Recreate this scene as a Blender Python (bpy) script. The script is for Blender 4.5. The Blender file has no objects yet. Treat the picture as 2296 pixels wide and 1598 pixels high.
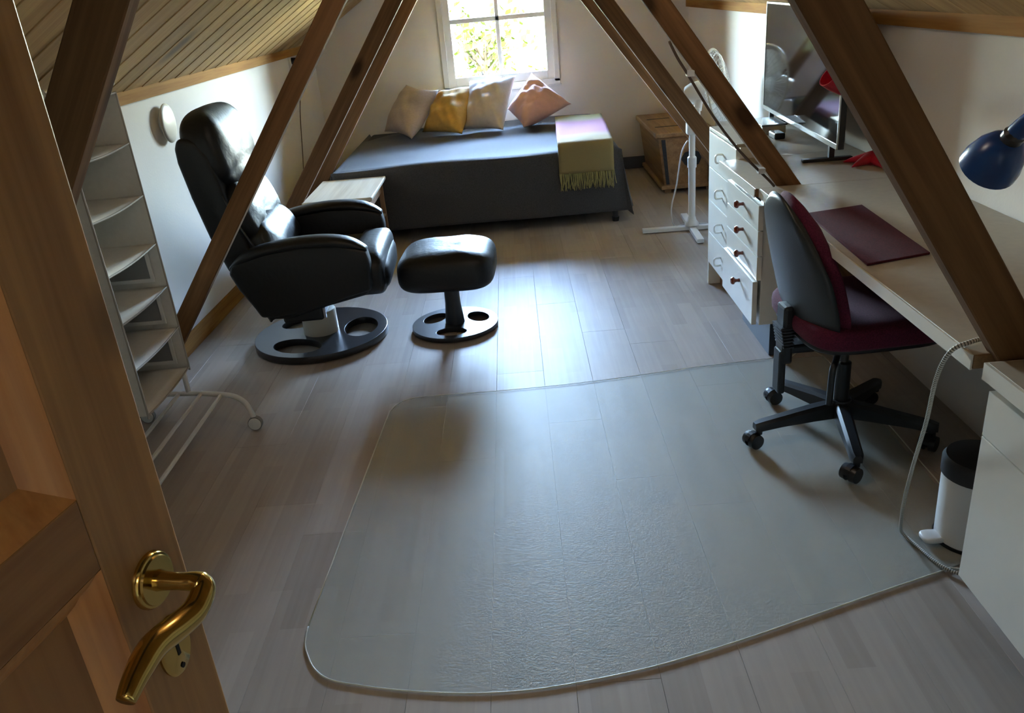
import bpy, bmesh, math, random
from mathutils import Vector, Matrix
random.seed(7)
D = bpy.data
S = bpy.context.scene
C = S.collection
PI = math.pi

# ------------------------------------------------------------------ camera
cam = D.objects.new('camera', D.cameras.new('camera'))
C.objects.link(cam)
cam.data.sensor_width = 36.0
cam.data.lens = 1850.9 / 2296 * 36.0
cam.data.clip_start = 0.02
R0 = ((0.99638272, -0.00905647, -0.08449525),
      (-0.08089498, -0.40562889, -0.91045110),
      (-0.02602824, 0.91399299, -0.40489424))
cam.matrix_world = Matrix(((R0[0][0], -R0[1][0], -R0[2][0], 0.0),
                           (R0[0][1], -R0[1][1], -R0[2][1], 0.0),
                           (R0[0][2], -R0[1][2], -R0[2][2], 1.5),
                           (0, 0, 0, 1)))
S.camera = cam

# ------------------------------------------------------------------ world, sun, exposure
W = D.worlds.new('sky')
S.world = W
W.use_nodes = True
nt = W.node_tree
sky = nt.nodes.new('ShaderNodeTexSky')
sky.sky_type = 'NISHITA'
sky.sun_disc = False
sky.sun_elevation = math.radians(46)
sky.sun_rotation = math.radians(160)
sky.air_density = 1.0
sky.dust_density = 2.2
bg = nt.nodes['Background']
tint = nt.nodes.new('ShaderNodeMixRGB')          # hazy summer sky
tint.blend_type = 'MULTIPLY'
tint.inputs[0].default_value = 1.0
tint.inputs[2].default_value = (0.97, 0.97, 0.98, 1)
nt.links.new(sky.outputs[0], tint.inputs[1])
nt.links.new(tint.outputs[0], bg.inputs[0])
bg.inputs[1].default_value = 1.1
sun = D.objects.new('sun', D.lights.new('sun', 'SUN'))
C.objects.link(sun)
sun.data.energy = 5.0
sun.data.angle = math.radians(0.6)
sun.data.color = (1.0, 0.95, 0.86)
sun.rotation_euler = (math.radians(44), 0, math.radians(-25))
# daylight portal filling the window opening (guides sampling, gives no light of its own)
po = D.objects.new('window_portal', D.lights.new('window_portal', 'AREA'))
C.objects.link(po)
po.data.shape = 'RECTANGLE'
po.data.size = 0.84
po.data.size_y = 0.94
po.data.cycles.is_portal = True
po.location = (-0.073, 7.43, 1.295)
po.rotation_euler = (math.radians(-90), 0, 0)
S.view_settings.view_transform = 'Standard'
S.view_settings.look = 'None'
S.view_settings.gamma = 1.0
S.view_settings.use_curve_mapping = False
S.view_settings.exposure = 6.02
S.cycles.max_bounces = 5
S.cycles.diffuse_bounces = 5
S.cycles.glossy_bounces = 3
S.cycles.use_adaptive_sampling = True
S.cycles.adaptive_threshold = 0.045
S.cycles.adaptive_min_samples = 16
S.cycles.transparent_max_bounces = 12
S.cycles.sample_clamp_indirect = 6.0
S.cycles.caustics_reflective = False
S.cycles.caustics_refractive = False

# ------------------------------------------------------------------ materials
MATS = {}

def new_mat(name):
    m = D.materials.new(name)
    m.use_nodes = True
    MATS[name] = m
    return m, m.node_tree, m.node_tree.nodes['Principled BSDF']

def plain(name, col, rough=0.5, metal=0.0, spec=0.5, noise=0.0, nscale=30.0, bump=0.0, bscale=200.0, sheen=0.0):
    m, t, p = new_mat(name)
    p.inputs['Base Color'].default_value = (*col, 1)
    p.inputs['Roughness'].default_value = rough
    p.inputs['Metallic'].default_value = metal
    p.inputs['Specular IOR Level'].default_value = spec
    if sheen:
        p.inputs['Sheen Weight'].default_value = sheen
        p.inputs['Sheen Roughness'].default_value = 0.5
    tc = t.nodes.new('ShaderNodeTexCoord')
    if noise:
        n = t.nodes.new('ShaderNodeTexNoise')
        n.inputs['Scale'].default_value = nscale
        n.inputs['Detail'].default_value = 4
        t.links.new(tc.outputs['Object'], n.inputs['Vector'])
        r = t.nodes.new('ShaderNodeValToRGB')
        r.color_ramp.elements[0].position = 0.3
        r.color_ramp.elements[1].position = 0.7
        r.color_ramp.elements[0].color = (*[c * (1 - noise) for c in col], 1)
        r.color_ramp.elements[1].color = (*[min(1, c * (1 + noise)) for c in col], 1)
        t.links.new(n.outputs['Fac'], r.inputs['Fac'])
        t.links.new(r.outputs[0], p.inputs['Base Color'])
    if bump:
        n = t.nodes.new('ShaderNodeTexNoise')
        n.inputs['Scale'].default_value = bscale
        n.inputs['Detail'].default_value = 3
        t.links.new(tc.outputs['Object'], n.inputs['Vector'])
        b = t.nodes.new('ShaderNodeBump')
        b.inputs['Strength'].default_value = bump
        b.inputs['Distance'].default_value = 0.004
        t.links.new(n.outputs['Fac'], b.inputs['Height'])
        t.links.new(b.outputs[0], p.inputs['Normal'])
    return m

def wood(name, dark, light, rough=0.5, scale=1.0, axis=0, knots=0.0, rand=0.12, bump=0.05, spec=0.5):
    """grain runs along local axis; dark brown knots as Voronoi cells"""
    m, t, p = new_mat(name)
    N = t.nodes.new
    L = t.links.new
    tc = N('ShaderNodeTexCoord')
    oi = N('ShaderNodeObjectInfo')
    off = N('ShaderNodeVectorMath'); off.operation = 'SCALE'
    cmb = N('ShaderNodeCombineXYZ')
    for k in range(3):
        L(oi.outputs['Random'], cmb.inputs[k])
    L(cmb.outputs[0], off.inputs[0]); off.inputs['Scale'].default_value = 37.0
    add = N('ShaderNodeVectorMath'); add.operation = 'ADD'
    L(tc.outputs['Object'], add.inputs[0]); L(off.outputs[0], add.inputs[1])
    mp = N('ShaderNodeMapping')
    sc = [16 * scale] * 3
    sc[axis] = 0.9 * scale
    mp.inputs['Scale'].default_value = sc
    L(add.outputs[0], mp.inputs['Vector'])
    n1 = N('ShaderNodeTexNoise'); n1.inputs['Scale'].default_value = 1.6; n1.inputs['Detail'].default_value = 6; n1.inputs['Distortion'].default_value = 0.6
    L(mp.outputs[0], n1.inputs['Vector'])
    mp2 = N('ShaderNodeMapping')
    sc2 = [110 * scale] * 3
    sc2[axis] = 3 * scale
    mp2.inputs['Scale'].default_value = sc2
    L(add.outputs[0], mp2.inputs['Vector'])
    n2 = N('ShaderNodeTexNoise'); n2.inputs['Scale'].default_value = 1.0; n2.inputs['Detail'].default_value = 3
    L(mp2.outputs[0], n2.inputs['Vector'])
    mx = N('ShaderNodeMath'); mx.operation = 'MULTIPLY_ADD'; mx.inputs[1].default_value = 0.35
    L(n2.outputs['Fac'], mx.inputs[0])
    m7 = N('ShaderNodeMath'); m7.operation = 'MULTIPLY'; m7.inputs[1].default_value = 0.75
    L(n1.outputs['Fac'], m7.inputs[0]); L(m7.outputs[0], mx.inputs[2])
    r = N('ShaderNodeValToRGB')
    r.color_ramp.elements[0].position = 0.36
    r.color_ramp.elements[1].position = 0.68
    r.color_ramp.elements[0].color = (*dark, 1)
    r.color_ramp.elements[1].color = (*light, 1)
    L(mx.outputs[0], r.inputs['Fac'])
    col = r.outputs[0]
    if rand:
        hs = N('ShaderNodeHueSaturation')
        mr = N('ShaderNodeMapRange')
        mr.inputs['To Min'].default_value = 1 - rand
        mr.inputs['To Max'].default_value = 1 + rand
        L(oi.outputs['Random'], mr.inputs['Value'])
        L(mr.outputs[0], hs.inputs['Value'])
        L(col, hs.inputs['Color'])
        col = hs.outputs[0]
    if knots:
        mp3 = N('ShaderNodeMapping')
        sc3 = [knots] * 3
        sc3[axis] = knots * 0.45
        mp3.inputs['Scale'].default_value = sc3
        L(add.outputs[0], mp3.inputs['Vector'])
        v = N('ShaderNodeTexVoronoi')
        v.inputs['Scale'].default_value = 1.0
        L(mp3.outputs[0], v.inputs['Vector'])
        kr = N('ShaderNodeMapRange')
        kr.inputs['From Min'].default_value = 0.09
        kr.inputs['From Max'].default_value = 0.21
        kr.inputs['To Min'].default_value = 0.85
        kr.inputs['To Max'].default_value = 0.0
        L(v.outputs['Distance'], kr.inputs['Value'])
        mix = N('ShaderNodeMixRGB')
        L(kr.outputs[0], mix.inputs[0]); L(col, mix.inputs[1])
        mix.inputs[2].default_value = (dark[0] * 0.22, dark[1] * 0.18, dark[2] * 0.15, 1)
        col = mix.outputs[0]
    L(col, p.inputs['Base Color'])
    p.inputs['Roughness'].default_value = rough
    p.inputs['Specular IOR Level'].default_value = spec
    if bump:
        b = N('ShaderNodeBump'); b.inputs['Strength'].default_value = bump; b.inputs['Distance'].default_value = 0.003
        L(mx.outputs[0], b.inputs['Height']); L(b.outputs[0], p.inputs['Normal'])
    return m

plain('wall_paint', (0.755, 0.715, 0.665), 0.9, spec=0.08, noise=0.02, nscale=3, bump=0.12, bscale=90)
plain('white_paint', (0.72, 0.70, 0.66), 0.35)
plain('white_metal', (0.70, 0.69, 0.66), 0.35)
plain('white_plastic', (0.70, 0.69, 0.66), 0.3)
plain('cream_plastic', (0.62, 0.56, 0.45), 0.35)
plain('laminate_front', (0.74, 0.71, 0.63), 0.28, noise=0.01)
plain('laminate_top', (0.43, 0.375, 0.29), 0.45, noise=0.05, nscale=40, bump=0.03, bscale=260)
plain('raw_edge', (0.22, 0.12, 0.045), 0.6, noise=0.2, nscale=120)
plain('dark_plinth', (0.035, 0.04, 0.05), 0.35)
plain('grey_baseboard', (0.05, 0.048, 0.05), 0.5)
plain('leather', (0.009, 0.009, 0.0095), 0.47, spec=0.38, bump=0.35, bscale=45)
plain('leather_piping', (0.02, 0.02, 0.02), 0.3, spec=0.6)
plain('black_wood', (0.012, 0.012, 0.014), 0.28, spec=0.6, noise=0.3, nscale=20)
plain('black_plastic', (0.012, 0.012, 0.013), 0.4)
plain('grey_shell', (0.020, 0.023, 0.024), 0.42, bump=0.1, bscale=300)
plain('steel', (0.45, 0.45, 0.46), 0.25, 1.0)
plain('dark_steel', (0.05, 0.05, 0.055), 0.3, 0.6)
plain('maroon_fabric', (0.10, 0.012, 0.032), 0.9, spec=0.25, noise=0.35, nscale=240, bump=0.4, bscale=420, sheen=0.04)
plain('maroon_pad', (0.085, 0.012, 0.020), 0.95, spec=0.12, noise=0.25, nscale=220, bump=0.35, bscale=350, sheen=0.03)
plain('bed_cover', (0.058, 0.054, 0.052), 0.9, noise=0.22, nscale=160, bump=0.3, bscale=300, sheen=0.06)
plain('bed_cover_dark', (0.02, 0.02, 0.022), 0.9)
plain('pillow_taupe', (0.44, 0.36, 0.325), 0.9, noise=0.06, nscale=60, bump=0.2, bscale=25, sheen=0.05)
plain('pillow_mustard', (0.52, 0.33, 0.09), 0.85, noise=0.08, nscale=30, bump=0.25, bscale=20, sheen=0.05)
plain('pillow_linen', (0.58, 0.51, 0.465), 0.9, noise=0.05, nscale=40, bump=0.2, bscale=22, sheen=0.05)
plain('pillow_pink', (0.66, 0.40, 0.35), 0.85, noise=0.05, nscale=30, bump=0.25, bscale=20, sheen=0.05)
plain('fringe_wool', (0.34, 0.29, 0.11), 0.95, noise=0.15, nscale=200)
plain('organizer_cloth', (0.62, 0.60, 0.55), 0.85, noise=0.03, nscale=50, bump=0.1, bscale=150)
plain('organizer_binding', (0.34, 0.31, 0.27), 0.8)
plain('grey_cloth', (0.24, 0.235, 0.23), 0.9)
plain('brass', (0.60, 0.42, 0.13), 0.16, 1.0)
plain('dark_hole', (0.01, 0.007, 0.006), 0.8)
plain('knob_wood', (0.16, 0.028, 0.012), 0.15, spec=0.7)
plain('iron', (0.028, 0.03, 0.034), 0.55, 0.3, noise=0.3, nscale=60)
plain('screen', (0.006, 0.006, 0.007), 0.06, spec=0.8)
plain('bezel', (0.42, 0.44, 0.45), 0.25, 0.7)
plain('red_enamel', (0.45, 0.008, 0.03), 0.3)
plain('blue_plastic', (0.012, 0.06, 0.24), 0.25)
plain('cord_white', (0.55, 0.54, 0.50), 0.6)
plain('cord_brown', (0.09, 0.055, 0.035), 0.6)
plain('cord_black', (0.012, 0.012, 0.012), 0.5)
plain('lawn', (0.25, 0.27, 0.10), 0.9, noise=0.35, nscale=3)
plain('leaf', (0.014, 0.0185, 0.0045), 0.9, spec=0.0)
plain('leaf_yellow', (0.019, 0.022, 0.006), 0.9, spec=0.0)
plain('bark', (0.012, 0.010, 0.007), 0.9, spec=0.0, noise=0.4, nscale=12)
plain('vinyl_edge_glint', (0.60, 0.58, 0.48), 0.3)
plain('roof_dark', (0.08, 0.06, 0.05), 0.9)
wood('beam_wood', (0.11, 0.050, 0.018), (0.215, 0.108, 0.045), 0.75, 1.0, 0, knots=5.5, rand=0.08, spec=0.2)
wood('door_pine', (0.21, 0.10, 0.030), (0.37, 0.20, 0.070), 0.42, 0.9, 2, knots=6.5, rand=0.05)
wood('door_panel_pine', (0.19, 0.08, 0.024), (0.35, 0.18, 0.06), 0.42, 0.7, 2, knots=5.0, rand=0.05)
wood('door_rail_pine', (0.19, 0.085, 0.026), (0.36, 0.19, 0.065), 0.42, 0.7, 1, knots=5.0, rand=0.05)
wood('door_moulding', (0.34, 0.14, 0.04), (0.55, 0.27, 0.09), 0.4, 1.0, 2, rand=0.03)
wood('ceiling_wood', (0.34, 0.20, 0.075), (0.47, 0.30, 0.13), 0.65, 0.8, 0, knots=2.6, rand=0.15, spec=0.25)
wood('trim_wood', (0.24, 0.105, 0.025), (0.37, 0.185, 0.05), 0.85, 1.0, 1, rand=0.04, spec=0.1)
wood('table_pine', (0.56, 0.46, 0.32), (0.74, 0.65, 0.50), 0.35, 0.8, 1, knots=3.5, rand=0.04)
wood('table_side', (0.20, 0.10, 0.045), (0.36, 0.20, 0.09), 0.5, 0.8, 2, rand=0.05)
wood('chest_wood', (0.24, 0.125, 0.05), (0.42, 0.25, 0.115), 0.5, 0.8, 1, rand=0.05)

def floor_material():
    m, t, p = new_mat('laminate_floor')
    N = t.nodes.new; L = t.links.new
    geo = N('ShaderNodeNewGeometry')
    oi = N('ShaderNodeObjectInfo')
    # printed strips: three per board, each about 0.4 m long
    mp = N('ShaderNodeMapping'); mp.inputs['Rotation'].default_value = (0, 0, PI / 2)
    L(geo.outputs['Position'], mp.inputs['Vector'])
    br = N('ShaderNodeTexBrick')
    br.offset = 0.37; br.offset_frequency = 2; br.squash = 1.0
    br.inputs['Scale'].default_value = 1.0
    br.inputs['Brick Width'].default_value = 0.43
    br.inputs['Row Height'].default_value = 0.0667
    br.inputs['Mortar Size'].default_value = 0.0
    br.inputs['Color1'].default_value = (0.0, 0.0, 0.0, 1)
    br.inputs['Color2'].default_value = (1.0, 1.0, 1.0, 1)
    L(mp.outputs[0], br.inputs['Vector'])
    mp2 = N('ShaderNodeMapping'); mp2.inputs['Scale'].default_value = (60, 2.2, 1)
    L(geo.outputs['Position'], mp2.inputs['Vector'])
    n = N('ShaderNodeTexNoise'); n.inputs['Scale'].default_value = 1.0; n.inputs['Detail'].default_value = 5
    L(mp2.outputs[0], n.inputs['Vector'])
    n3 = N('ShaderNodeTexNoise'); n3.inputs['Scale'].default_value = 7.0; n3.inputs['Detail'].default_value = 3
    L(geo.outputs['Position'], n3.inputs['Vector'])
    a = N('ShaderNodeMath'); a.operation = 'MULTIPLY_ADD'; a.inputs[1].default_value = 0.30
    L(br.outputs['Color'], a.inputs[0])
    b = N('ShaderNodeMath'); b.operation = 'MULTIPLY'; b.inputs[1].default_value = 0.45
    L(n.outputs['Fac'], b.inputs[0]); L(b.outputs[0], a.inputs[2])
    a2 = N('ShaderNodeMath'); a2.operation = 'MULTIPLY_ADD'; a2.inputs[1].default_value = 0.28
    L(oi.outputs['Random'], a2.inputs[0]); L(a.outputs[0], a2.inputs[2])
    a3 = N('ShaderNodeMath'); a3.operation = 'MULTIPLY_ADD'; a3.inputs[1].default_value = 0.2
    L(n3.outputs['Fac'], a3.inputs[0]); L(a2.outputs[0], a3.inputs[2])
    r = N('ShaderNodeValToRGB')
    r.color_ramp.elements[0].position = 0.25; r.color_ramp.elements[1].position = 1.15 if False else 1.0
    r.color_ramp.elements[0].color = (0.31, 0.255, 0.21, 1)
    r.color_ramp.elements[1].color = (0.46, 0.395, 0.335, 1)
    L(a3.outputs[0], r.inputs['Fac'])
    L(r.outputs[0], p.inputs['Base Color'])
    p.inputs['Roughness'].default_value = 0.50
    p.inputs['Specular IOR Level'].default_value = 0.20
    bmp = N('ShaderNodeBump'); bmp.inputs['Strength'].default_value = 0.06; bmp.inputs['Distance'].default_value = 0.002
    L(n.outputs['Fac'], bmp.inputs['Height']); L(bmp.outputs[0], p.inputs['Normal'])
    return m
floor_material()

def glass_material():
    m, t, p = new_mat('window_glass')
    t.nodes.remove(p)
    tr = t.nodes.new('ShaderNodeBsdfTransparent'); tr.inputs[0].default_value = (0.97, 0.985, 0.975, 1)
    gl = t.nodes.new('ShaderNodeBsdfGlossy'); gl.inputs['Roughness'].default_value = 0.01
    fr = t.nodes.new('ShaderNodeFresnel'); fr.inputs[0].default_value = 1.45
    mx = t.nodes.new('ShaderNodeMixShader')
    t.links.new(fr.outputs[0], mx.inputs[0]); t.links.new(tr.outputs[0], mx.inputs[1]); t.links.new(gl.outputs[0], mx.inputs[2])
    t.links.new(mx.outputs[0], t.nodes['Material Output'].inputs[0])
glass_material()

def mat_material():
    """cloudy translucent floor protector with a fine pebbled face"""
    m, t, p = new_mat('cloudy_vinyl')
    p.inputs['Base Color'].default_value = (0.58, 0.575, 0.50, 1)
    p.inputs['Roughness'].default_value = 0.48
    n = t.nodes.new('ShaderNodeTexNoise'); n.inputs['Scale'].default_value = 170; n.inputs['Detail'].default_value = 2
    tc = t.nodes.new('ShaderNodeTexCoord')
    t.links.new(tc.outputs['Object'], n.inputs['Vector'])
    b = t.nodes.new('ShaderNodeBump'); b.inputs['Strength'].default_value = 0.55; b.inputs['Distance'].default_value = 0.004
    t.links.new(n.outputs['Fac'], b.inputs['Height']); t.links.new(b.outputs[0], p.inputs['Normal'])
    tr = t.nodes.new('ShaderNodeBsdfTransparent'); tr.inputs[0].default_value = (0.985, 0.988, 0.975, 1)
    mx = t.nodes.new('ShaderNodeMixShader'); mx.inputs[0].default_value = 0.34
    t.links.new(tr.outputs[0], mx.inputs[1]); t.links.new(p.outputs[0], mx.inputs[2])
    t.links.new(mx.outputs[0], t.nodes['Material Output'].inputs[0])
mat_material()

def mesh_material():
    """thin see-through net of the shelf pockets"""
    m, t, p = new_mat('pocket_net')
    p.inputs['Base Color'].default_value = (0.42, 0.41, 0.38, 1)
    p.inputs['Roughness'].default_value = 0.8
    tr = t.nodes.new('ShaderNodeBsdfTransparent')
    mx = t.nodes.new('ShaderNodeMixShader'); mx.inputs[0].default_value = 0.7
    t.links.new(tr.outputs[0], mx.inputs[1]); t.links.new(p.outputs[0], mx.inputs[2])
    t.links.new(mx.outputs[0], t.nodes['Material Output'].inputs[0])
mesh_material()

def throw_material():
    """woven throw: bands of cream, pink and straw yellow along its length (local Y)"""
    m, t, p = new_mat('throw_wool')
    N = t.nodes.new; L = t.links.new
    uv = N('ShaderNodeUVMap')
    sp = N('ShaderNodeSeparateXYZ'); L(uv.outputs[0], sp.inputs[0])
    nz = N('ShaderNodeTexNoise'); nz.inputs['Scale'].default_value = 60
    L(uv.outputs[0], nz.inputs['Vector'])
    ad = N('ShaderNodeMath'); ad.operation = 'MULTIPLY_ADD'; ad.inputs[1].default_value = 0.05
    L(nz.outputs['Fac'], ad.inputs[0]); L(sp.outputs[1], ad.inputs[2])
    r = N('ShaderNodeValToRGB')
    e = r.color_ramp.elements
    e[0].position = 0.0; e[0].color = (0.34, 0.31, 0.13, 1)
    e[1].position = 1.0; e[1].color = (0.27, 0.20, 0.08, 1)
    for pos, c in ((0.16, (0.34, 0.29, 0.13)), (0.28, (0.36, 0.15, 0.20)), (0.62, (0.38, 0.15, 0.21)), (0.72, (0.36, 0.25, 0.17)), (0.78, (0.30, 0.22, 0.10)), (0.88, (0.27, 0.20, 0.08))):
        x = e.new(pos); x.color = (*c, 1)
    L(ad.outputs[0], r.inputs['Fac']); L(r.outputs[0], p.inputs['Base Color'])
    p.inputs['Roughness'].default_value = 0.95
    p.inputs['Sheen Weight'].default_value = 0.0
    b = N('ShaderNodeBump'); b.inputs['Strength'].default_value = 0.5; b.inputs['Distance'].default_value = 0.004
    n2 = N('ShaderNodeTexNoise'); n2.inputs['Scale'].default_value = 140
    L(uv.outputs[0], n2.inputs['Vector']); L(n2.outputs['Fac'], b.inputs['Height']); L(b.outputs[0], p.inputs['Normal'])
throw_material()

def rope_material():
    m, t, p = new_mat('braided_cord')
    uv = t.nodes.new('ShaderNodeUVMap')
    w = t.nodes.new('ShaderNodeTexWave'); w.wave_type = 'BANDS'; w.bands_direction = 'Y'
    w.inputs['Scale'].default_value = 55
    t.links.new(uv.outputs[0], w.inputs['Vector'])
    r = t.nodes.new('ShaderNodeValToRGB')
    r.color_ramp.elements[0].color = (0.10, 0.095, 0.085, 1); r.color_ramp.elements[1].color = (0.62, 0.60, 0.54, 1)
    r.color_ramp.elements[0].position = 0.25; r.color_ramp.elements[1].position = 0.5
    t.links.new(w.outputs['Fac'], r.inputs['Fac']); t.links.new(r.outputs[0], p.inputs['Base Color'])
    p.inputs['Roughness'].default_value = 0.7
rope_material()

# ------------------------------------------------------------------ helpers
def link(name, me, mat, parent=None, smooth=None):
    o = D.objects.new(name, me)
    C.objects.link(o)
    if mat is not None and not me.materials:
        me.materials.append(MATS[mat])
    if parent is not None:
        o.parent = parent
    return o

def obj(name, bm, mat, parent=None, loc=None, smooth=False, rot=None):
    """links the bmesh as one object; loc is the object's origin (in the same space as the vertices)"""
    if loc is not None:
        bmesh.ops.translate(bm, verts=bm.verts, vec=-Vector(loc))
    bmesh.ops.recalc_face_normals(bm, faces=bm.faces)
    me = D.meshes.new(name)
    bm.to_mesh(me)
    bm.free()
    if smooth:
        for pl in me.polygons:
            pl.use_smooth = True
        if smooth != 'all':
            me.set_sharp_from_angle(angle=math.radians(38))
    o = link(name, me, mat, parent)
    if loc is not None:
        o.location = loc
    if rot is not None:
        o.rotation_euler = rot
    return o

def tag(o, label, cat, group=None):
    o['label'] = label; o['category'] = cat
    if group: o['group'] = group
    return o

def struct(o, label=None):
    o['kind'] = 'structure'
    if label: o['label'] = label
    return o

def thing(name, label, cat, loc=(0, 0, 0), rz=0.0, group=None):
    o = D.objects.new(name, None)
    C.objects.link(o)
    o.empty_display_size = 0.05
    o.location = loc
    o.rotation_euler = (0, 0, rz)
    tag(o, label, cat, group)
    return o

def box(bm, lo, hi, bev=0.0, seg=2):
    b = bmesh.new()
    bmesh.ops.create_cube(b, size=1.0)
    lo = Vector(lo); hi = Vector(hi)
    for v in b.verts:
        v.co = Vector((lo[i] + (v.co[i] + 0.5) * (hi[i] - lo[i]) for i in range(3)))
    if bev:
        bmesh.ops.bevel(b, geom=list(b.edges), offset=bev, segments=seg, profile=0.5, affect='EDGES')
    merge(bm, b)

def merge(bm, b, mat=None):
    if mat is not None:
        bmesh.ops.transform(b, matrix=mat, verts=b.verts)
    vm = {}
    for v in b.verts:
        vm[v] = bm.verts.new(v.co)
    for f in b.faces:
        try:
            bm.faces.new([vm[v] for v in f.verts])
        except ValueError:
            pass
    b.free()

def BOX(lo, hi, bev=0.0, seg=2):
    bm = bmesh.new(); box(bm, lo, hi, bev, seg); return bm

def prism(poly, axis, a, b, bev=0.0, seg=2):
    """polygon in the two other axes, extruded along `axis` from a to b"""
    bm = bmesh.new()
    def P(u, v, w):
        return ((w, u, v), (u, w, v), (u, v, w))[axis]
    lo = [bm.verts.new(P(u, v, a)) for u, v in poly]
    hi = [bm.verts.new(P(u, v, b)) for u, v in poly]
    bm.faces.new(lo); bm.faces.new(hi[::-1])
    n = len(poly)
    for i in range(n):
        bm.faces.new((lo[i], lo[(i + 1) % n], hi[(i + 1) % n], hi[i]))
    if bev:
        bmesh.ops.recalc_face_normals(bm, faces=bm.faces)
        bmesh.ops.bevel(bm, geom=list(bm.edges), offset=bev, segments=seg, profile=0.5, affect='EDGES', clamp_overlap=True)
    return bm

def cyl(bm, p0, p1, r0, r1=None, n=16, cap=True):
    p0 = Vector(p0); p1 = Vector(p1)
    if r1 is None: r1 = r0
    d = (p1 - p0).normalized()
    u = d.orthogonal().normalized(); w = d.cross(u)
    A = []; B = []
    for i in range(n):
        a = 2 * PI * i / n
        e = u * math.cos(a) + w * math.sin(a)
        A.append(bm.verts.new(p0 + e * r0)); B.append(bm.verts.new(p1 + e * r1))
    for i in range(n):
        bm.faces.new((A[i], A[(i + 1) % n], B[(i + 1) % n], B[i]))
    if cap:
        bm.faces.new(A[::-1]); bm.faces.new(B)

def CYL(p0, p1, r0, r1=None, n=16):
    bm = bmesh.new(); cyl(bm, p0, p1, r0, r1, n); return bm

def lathe(prof, n=24, mat=None):
    """profile (r, z) revolved about Z"""
    bm = bmesh.new()
    rings = []
    for r, z in prof:
        if r < 1e-6:
            rings.append([bm.verts.new((0, 0, z))])
        else:
            rings.append([bm.verts.new((r * math.cos(2 * PI * i / n), r * math.sin(2 * PI * i / n), z)) for i in range(n)])
    for A, B in zip(rings, rings[1:]):
        for i in range(n):
            j = (i + 1) % n
            if len(A) == 1 and len(B) == 1: continue
            if len(A) == 1: bm.faces.new((A[0], B[j], B[i]))
            elif len(B) == 1: bm.faces.new((A[i], A[j], B[0]))
            else: bm.faces.new((A[i], A[j], B[j], B[i]))
    if mat is not None:
        bmesh.ops.transform(bm, matrix=mat, verts=bm.verts)
    return bm

def smooth_path(pts, k=6):
    P = [Vector(p) for p in pts]
    out = []
    for i in range(len(P) - 1):
        p0 = P[max(i - 1, 0)]; p1 = P[i]; p2 = P[i + 1]; p3 = P[min(i + 2, len(P) - 1)]
        for j in range(k):
            t = j / k
            out.append(0.5 * ((2 * p1) + (p2 - p0) * t + (2 * p0 - 5 * p1 + 4 * p2 - p3) * t * t + (3 * p1 - p0 - 3 * p2 + p3) * t ** 3))
    out.append(P[-1])
    return out

def tube(pts, r, n=8, smooth=6, uv=False, bm=None):
    P = smooth_path(pts, smooth) if smooth else [Vector(p) for p in pts]
    own = bm is None
    if own: bm = bmesh.new()
    rings = []
    u = None
    lens = [0.0]
    for i, p in enumerate(P):
        d = (P[min(i + 1, len(P) - 1)] - P[max(i - 1, 0)])
        d.normalize()
        if u is None: u = d.orthogonal().normalized()
        u = (u - d * u.dot(d)).normalized()
        w = d.cross(u)
        rr = r(i / (len(P) - 1)) if callable(r) else r
        rings.append([bm.verts.new(p + (u * math.cos(2 * PI * k / n) + w * math.sin(2 * PI * k / n)) * rr) for k in range(n)])
        if i: lens.append(lens[-1] + (p - P[i - 1]).length)
    lay = bm.loops.layers.uv.verify() if uv else None
    for i in range(len(rings) - 1):
        A = rings[i]; B = rings[i + 1]
        for k in range(n):
            f = bm.faces.new((A[k], A[(k + 1) % n], B[(k + 1) % n], B[k]))
            if uv:
                for lp, (a, b) in zip(f.loops, ((k, i), (k + 1, i), (k + 1, i + 1), (k, i + 1))):
                    lp[lay].uv = (a / n, lens[b])
    bm.faces.new(rings[0][::-1]); bm.faces.new(rings[-1])
    return bm

def superbox(c, s, e=0.35, nu=28, nv=16, ex=None):
    """rounded cushion block: superellipsoid centred at c with full sizes s; small e = boxier"""
    bm = bmesh.new()
    def pw(x, p): return math.copysign(abs(x) ** p, x)
    e2 = ex if ex is not None else e
    rows = []
    for j in range(nv + 1):
        v = -PI / 2 + PI * j / nv
        if j in (0, nv):
            rows.append([bm.verts.new((c[0], c[1], c[2] + s[2] / 2 * pw(math.sin(v), e2)))]); continue
        row = []
        for i in range(nu):
            u = 2 * PI * i / nu
            x = pw(math.cos(v), e2) * pw(math.cos(u), e)
            y = pw(math.cos(v), e2) * pw(math.sin(u), e)
            z = pw(math.sin(v), e2)
            row.append(bm.verts.new((c[0] + s[0] / 2 * x, c[1] + s[1] / 2 * y, c[2] + s[2] / 2 * z)))
        rows.append(row)
    for A, B in zip(rows, rows[1:]):
        for i in range(nu):
            j = (i + 1) % nu
            if len(A) == 1: bm.faces.new((A[0], B[j], B[i]))
            elif len(B) == 1: bm.faces.new((A[i], A[j], B[0]))
            else: bm.faces.new((A[i], A[j], B[j], B[i]))
    return bm

def surface(fn, nu, nv, closed_u=False):
    bm = bmesh.new()
    lay = bm.loops.layers.uv.verify()
    g = [[bm.verts.new(fn(i / nu, j / nv)) for i in range(nu + (0 if closed_u else 1))] for j in range(nv + 1)]
    for j in range(nv):
        for i in range(nu):
            i2 = (i + 1) % len(g[0])
            f = bm.faces.new((g[j][i], g[j][i2], g[j + 1][i2], g[j + 1][i]))
            for lp, (a, b) in zip(f.loops, ((i, j), (i + 1, j), (i + 1, j + 1), (i, j + 1))):
                lp[lay].uv = (a / nu, b / nv)
    return bm

def solidify(o, th, off=-1.0):
    m = o.modifiers.new('thickness', 'SOLIDIFY'); m.thickness = th; m.offset = off
    return o

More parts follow.
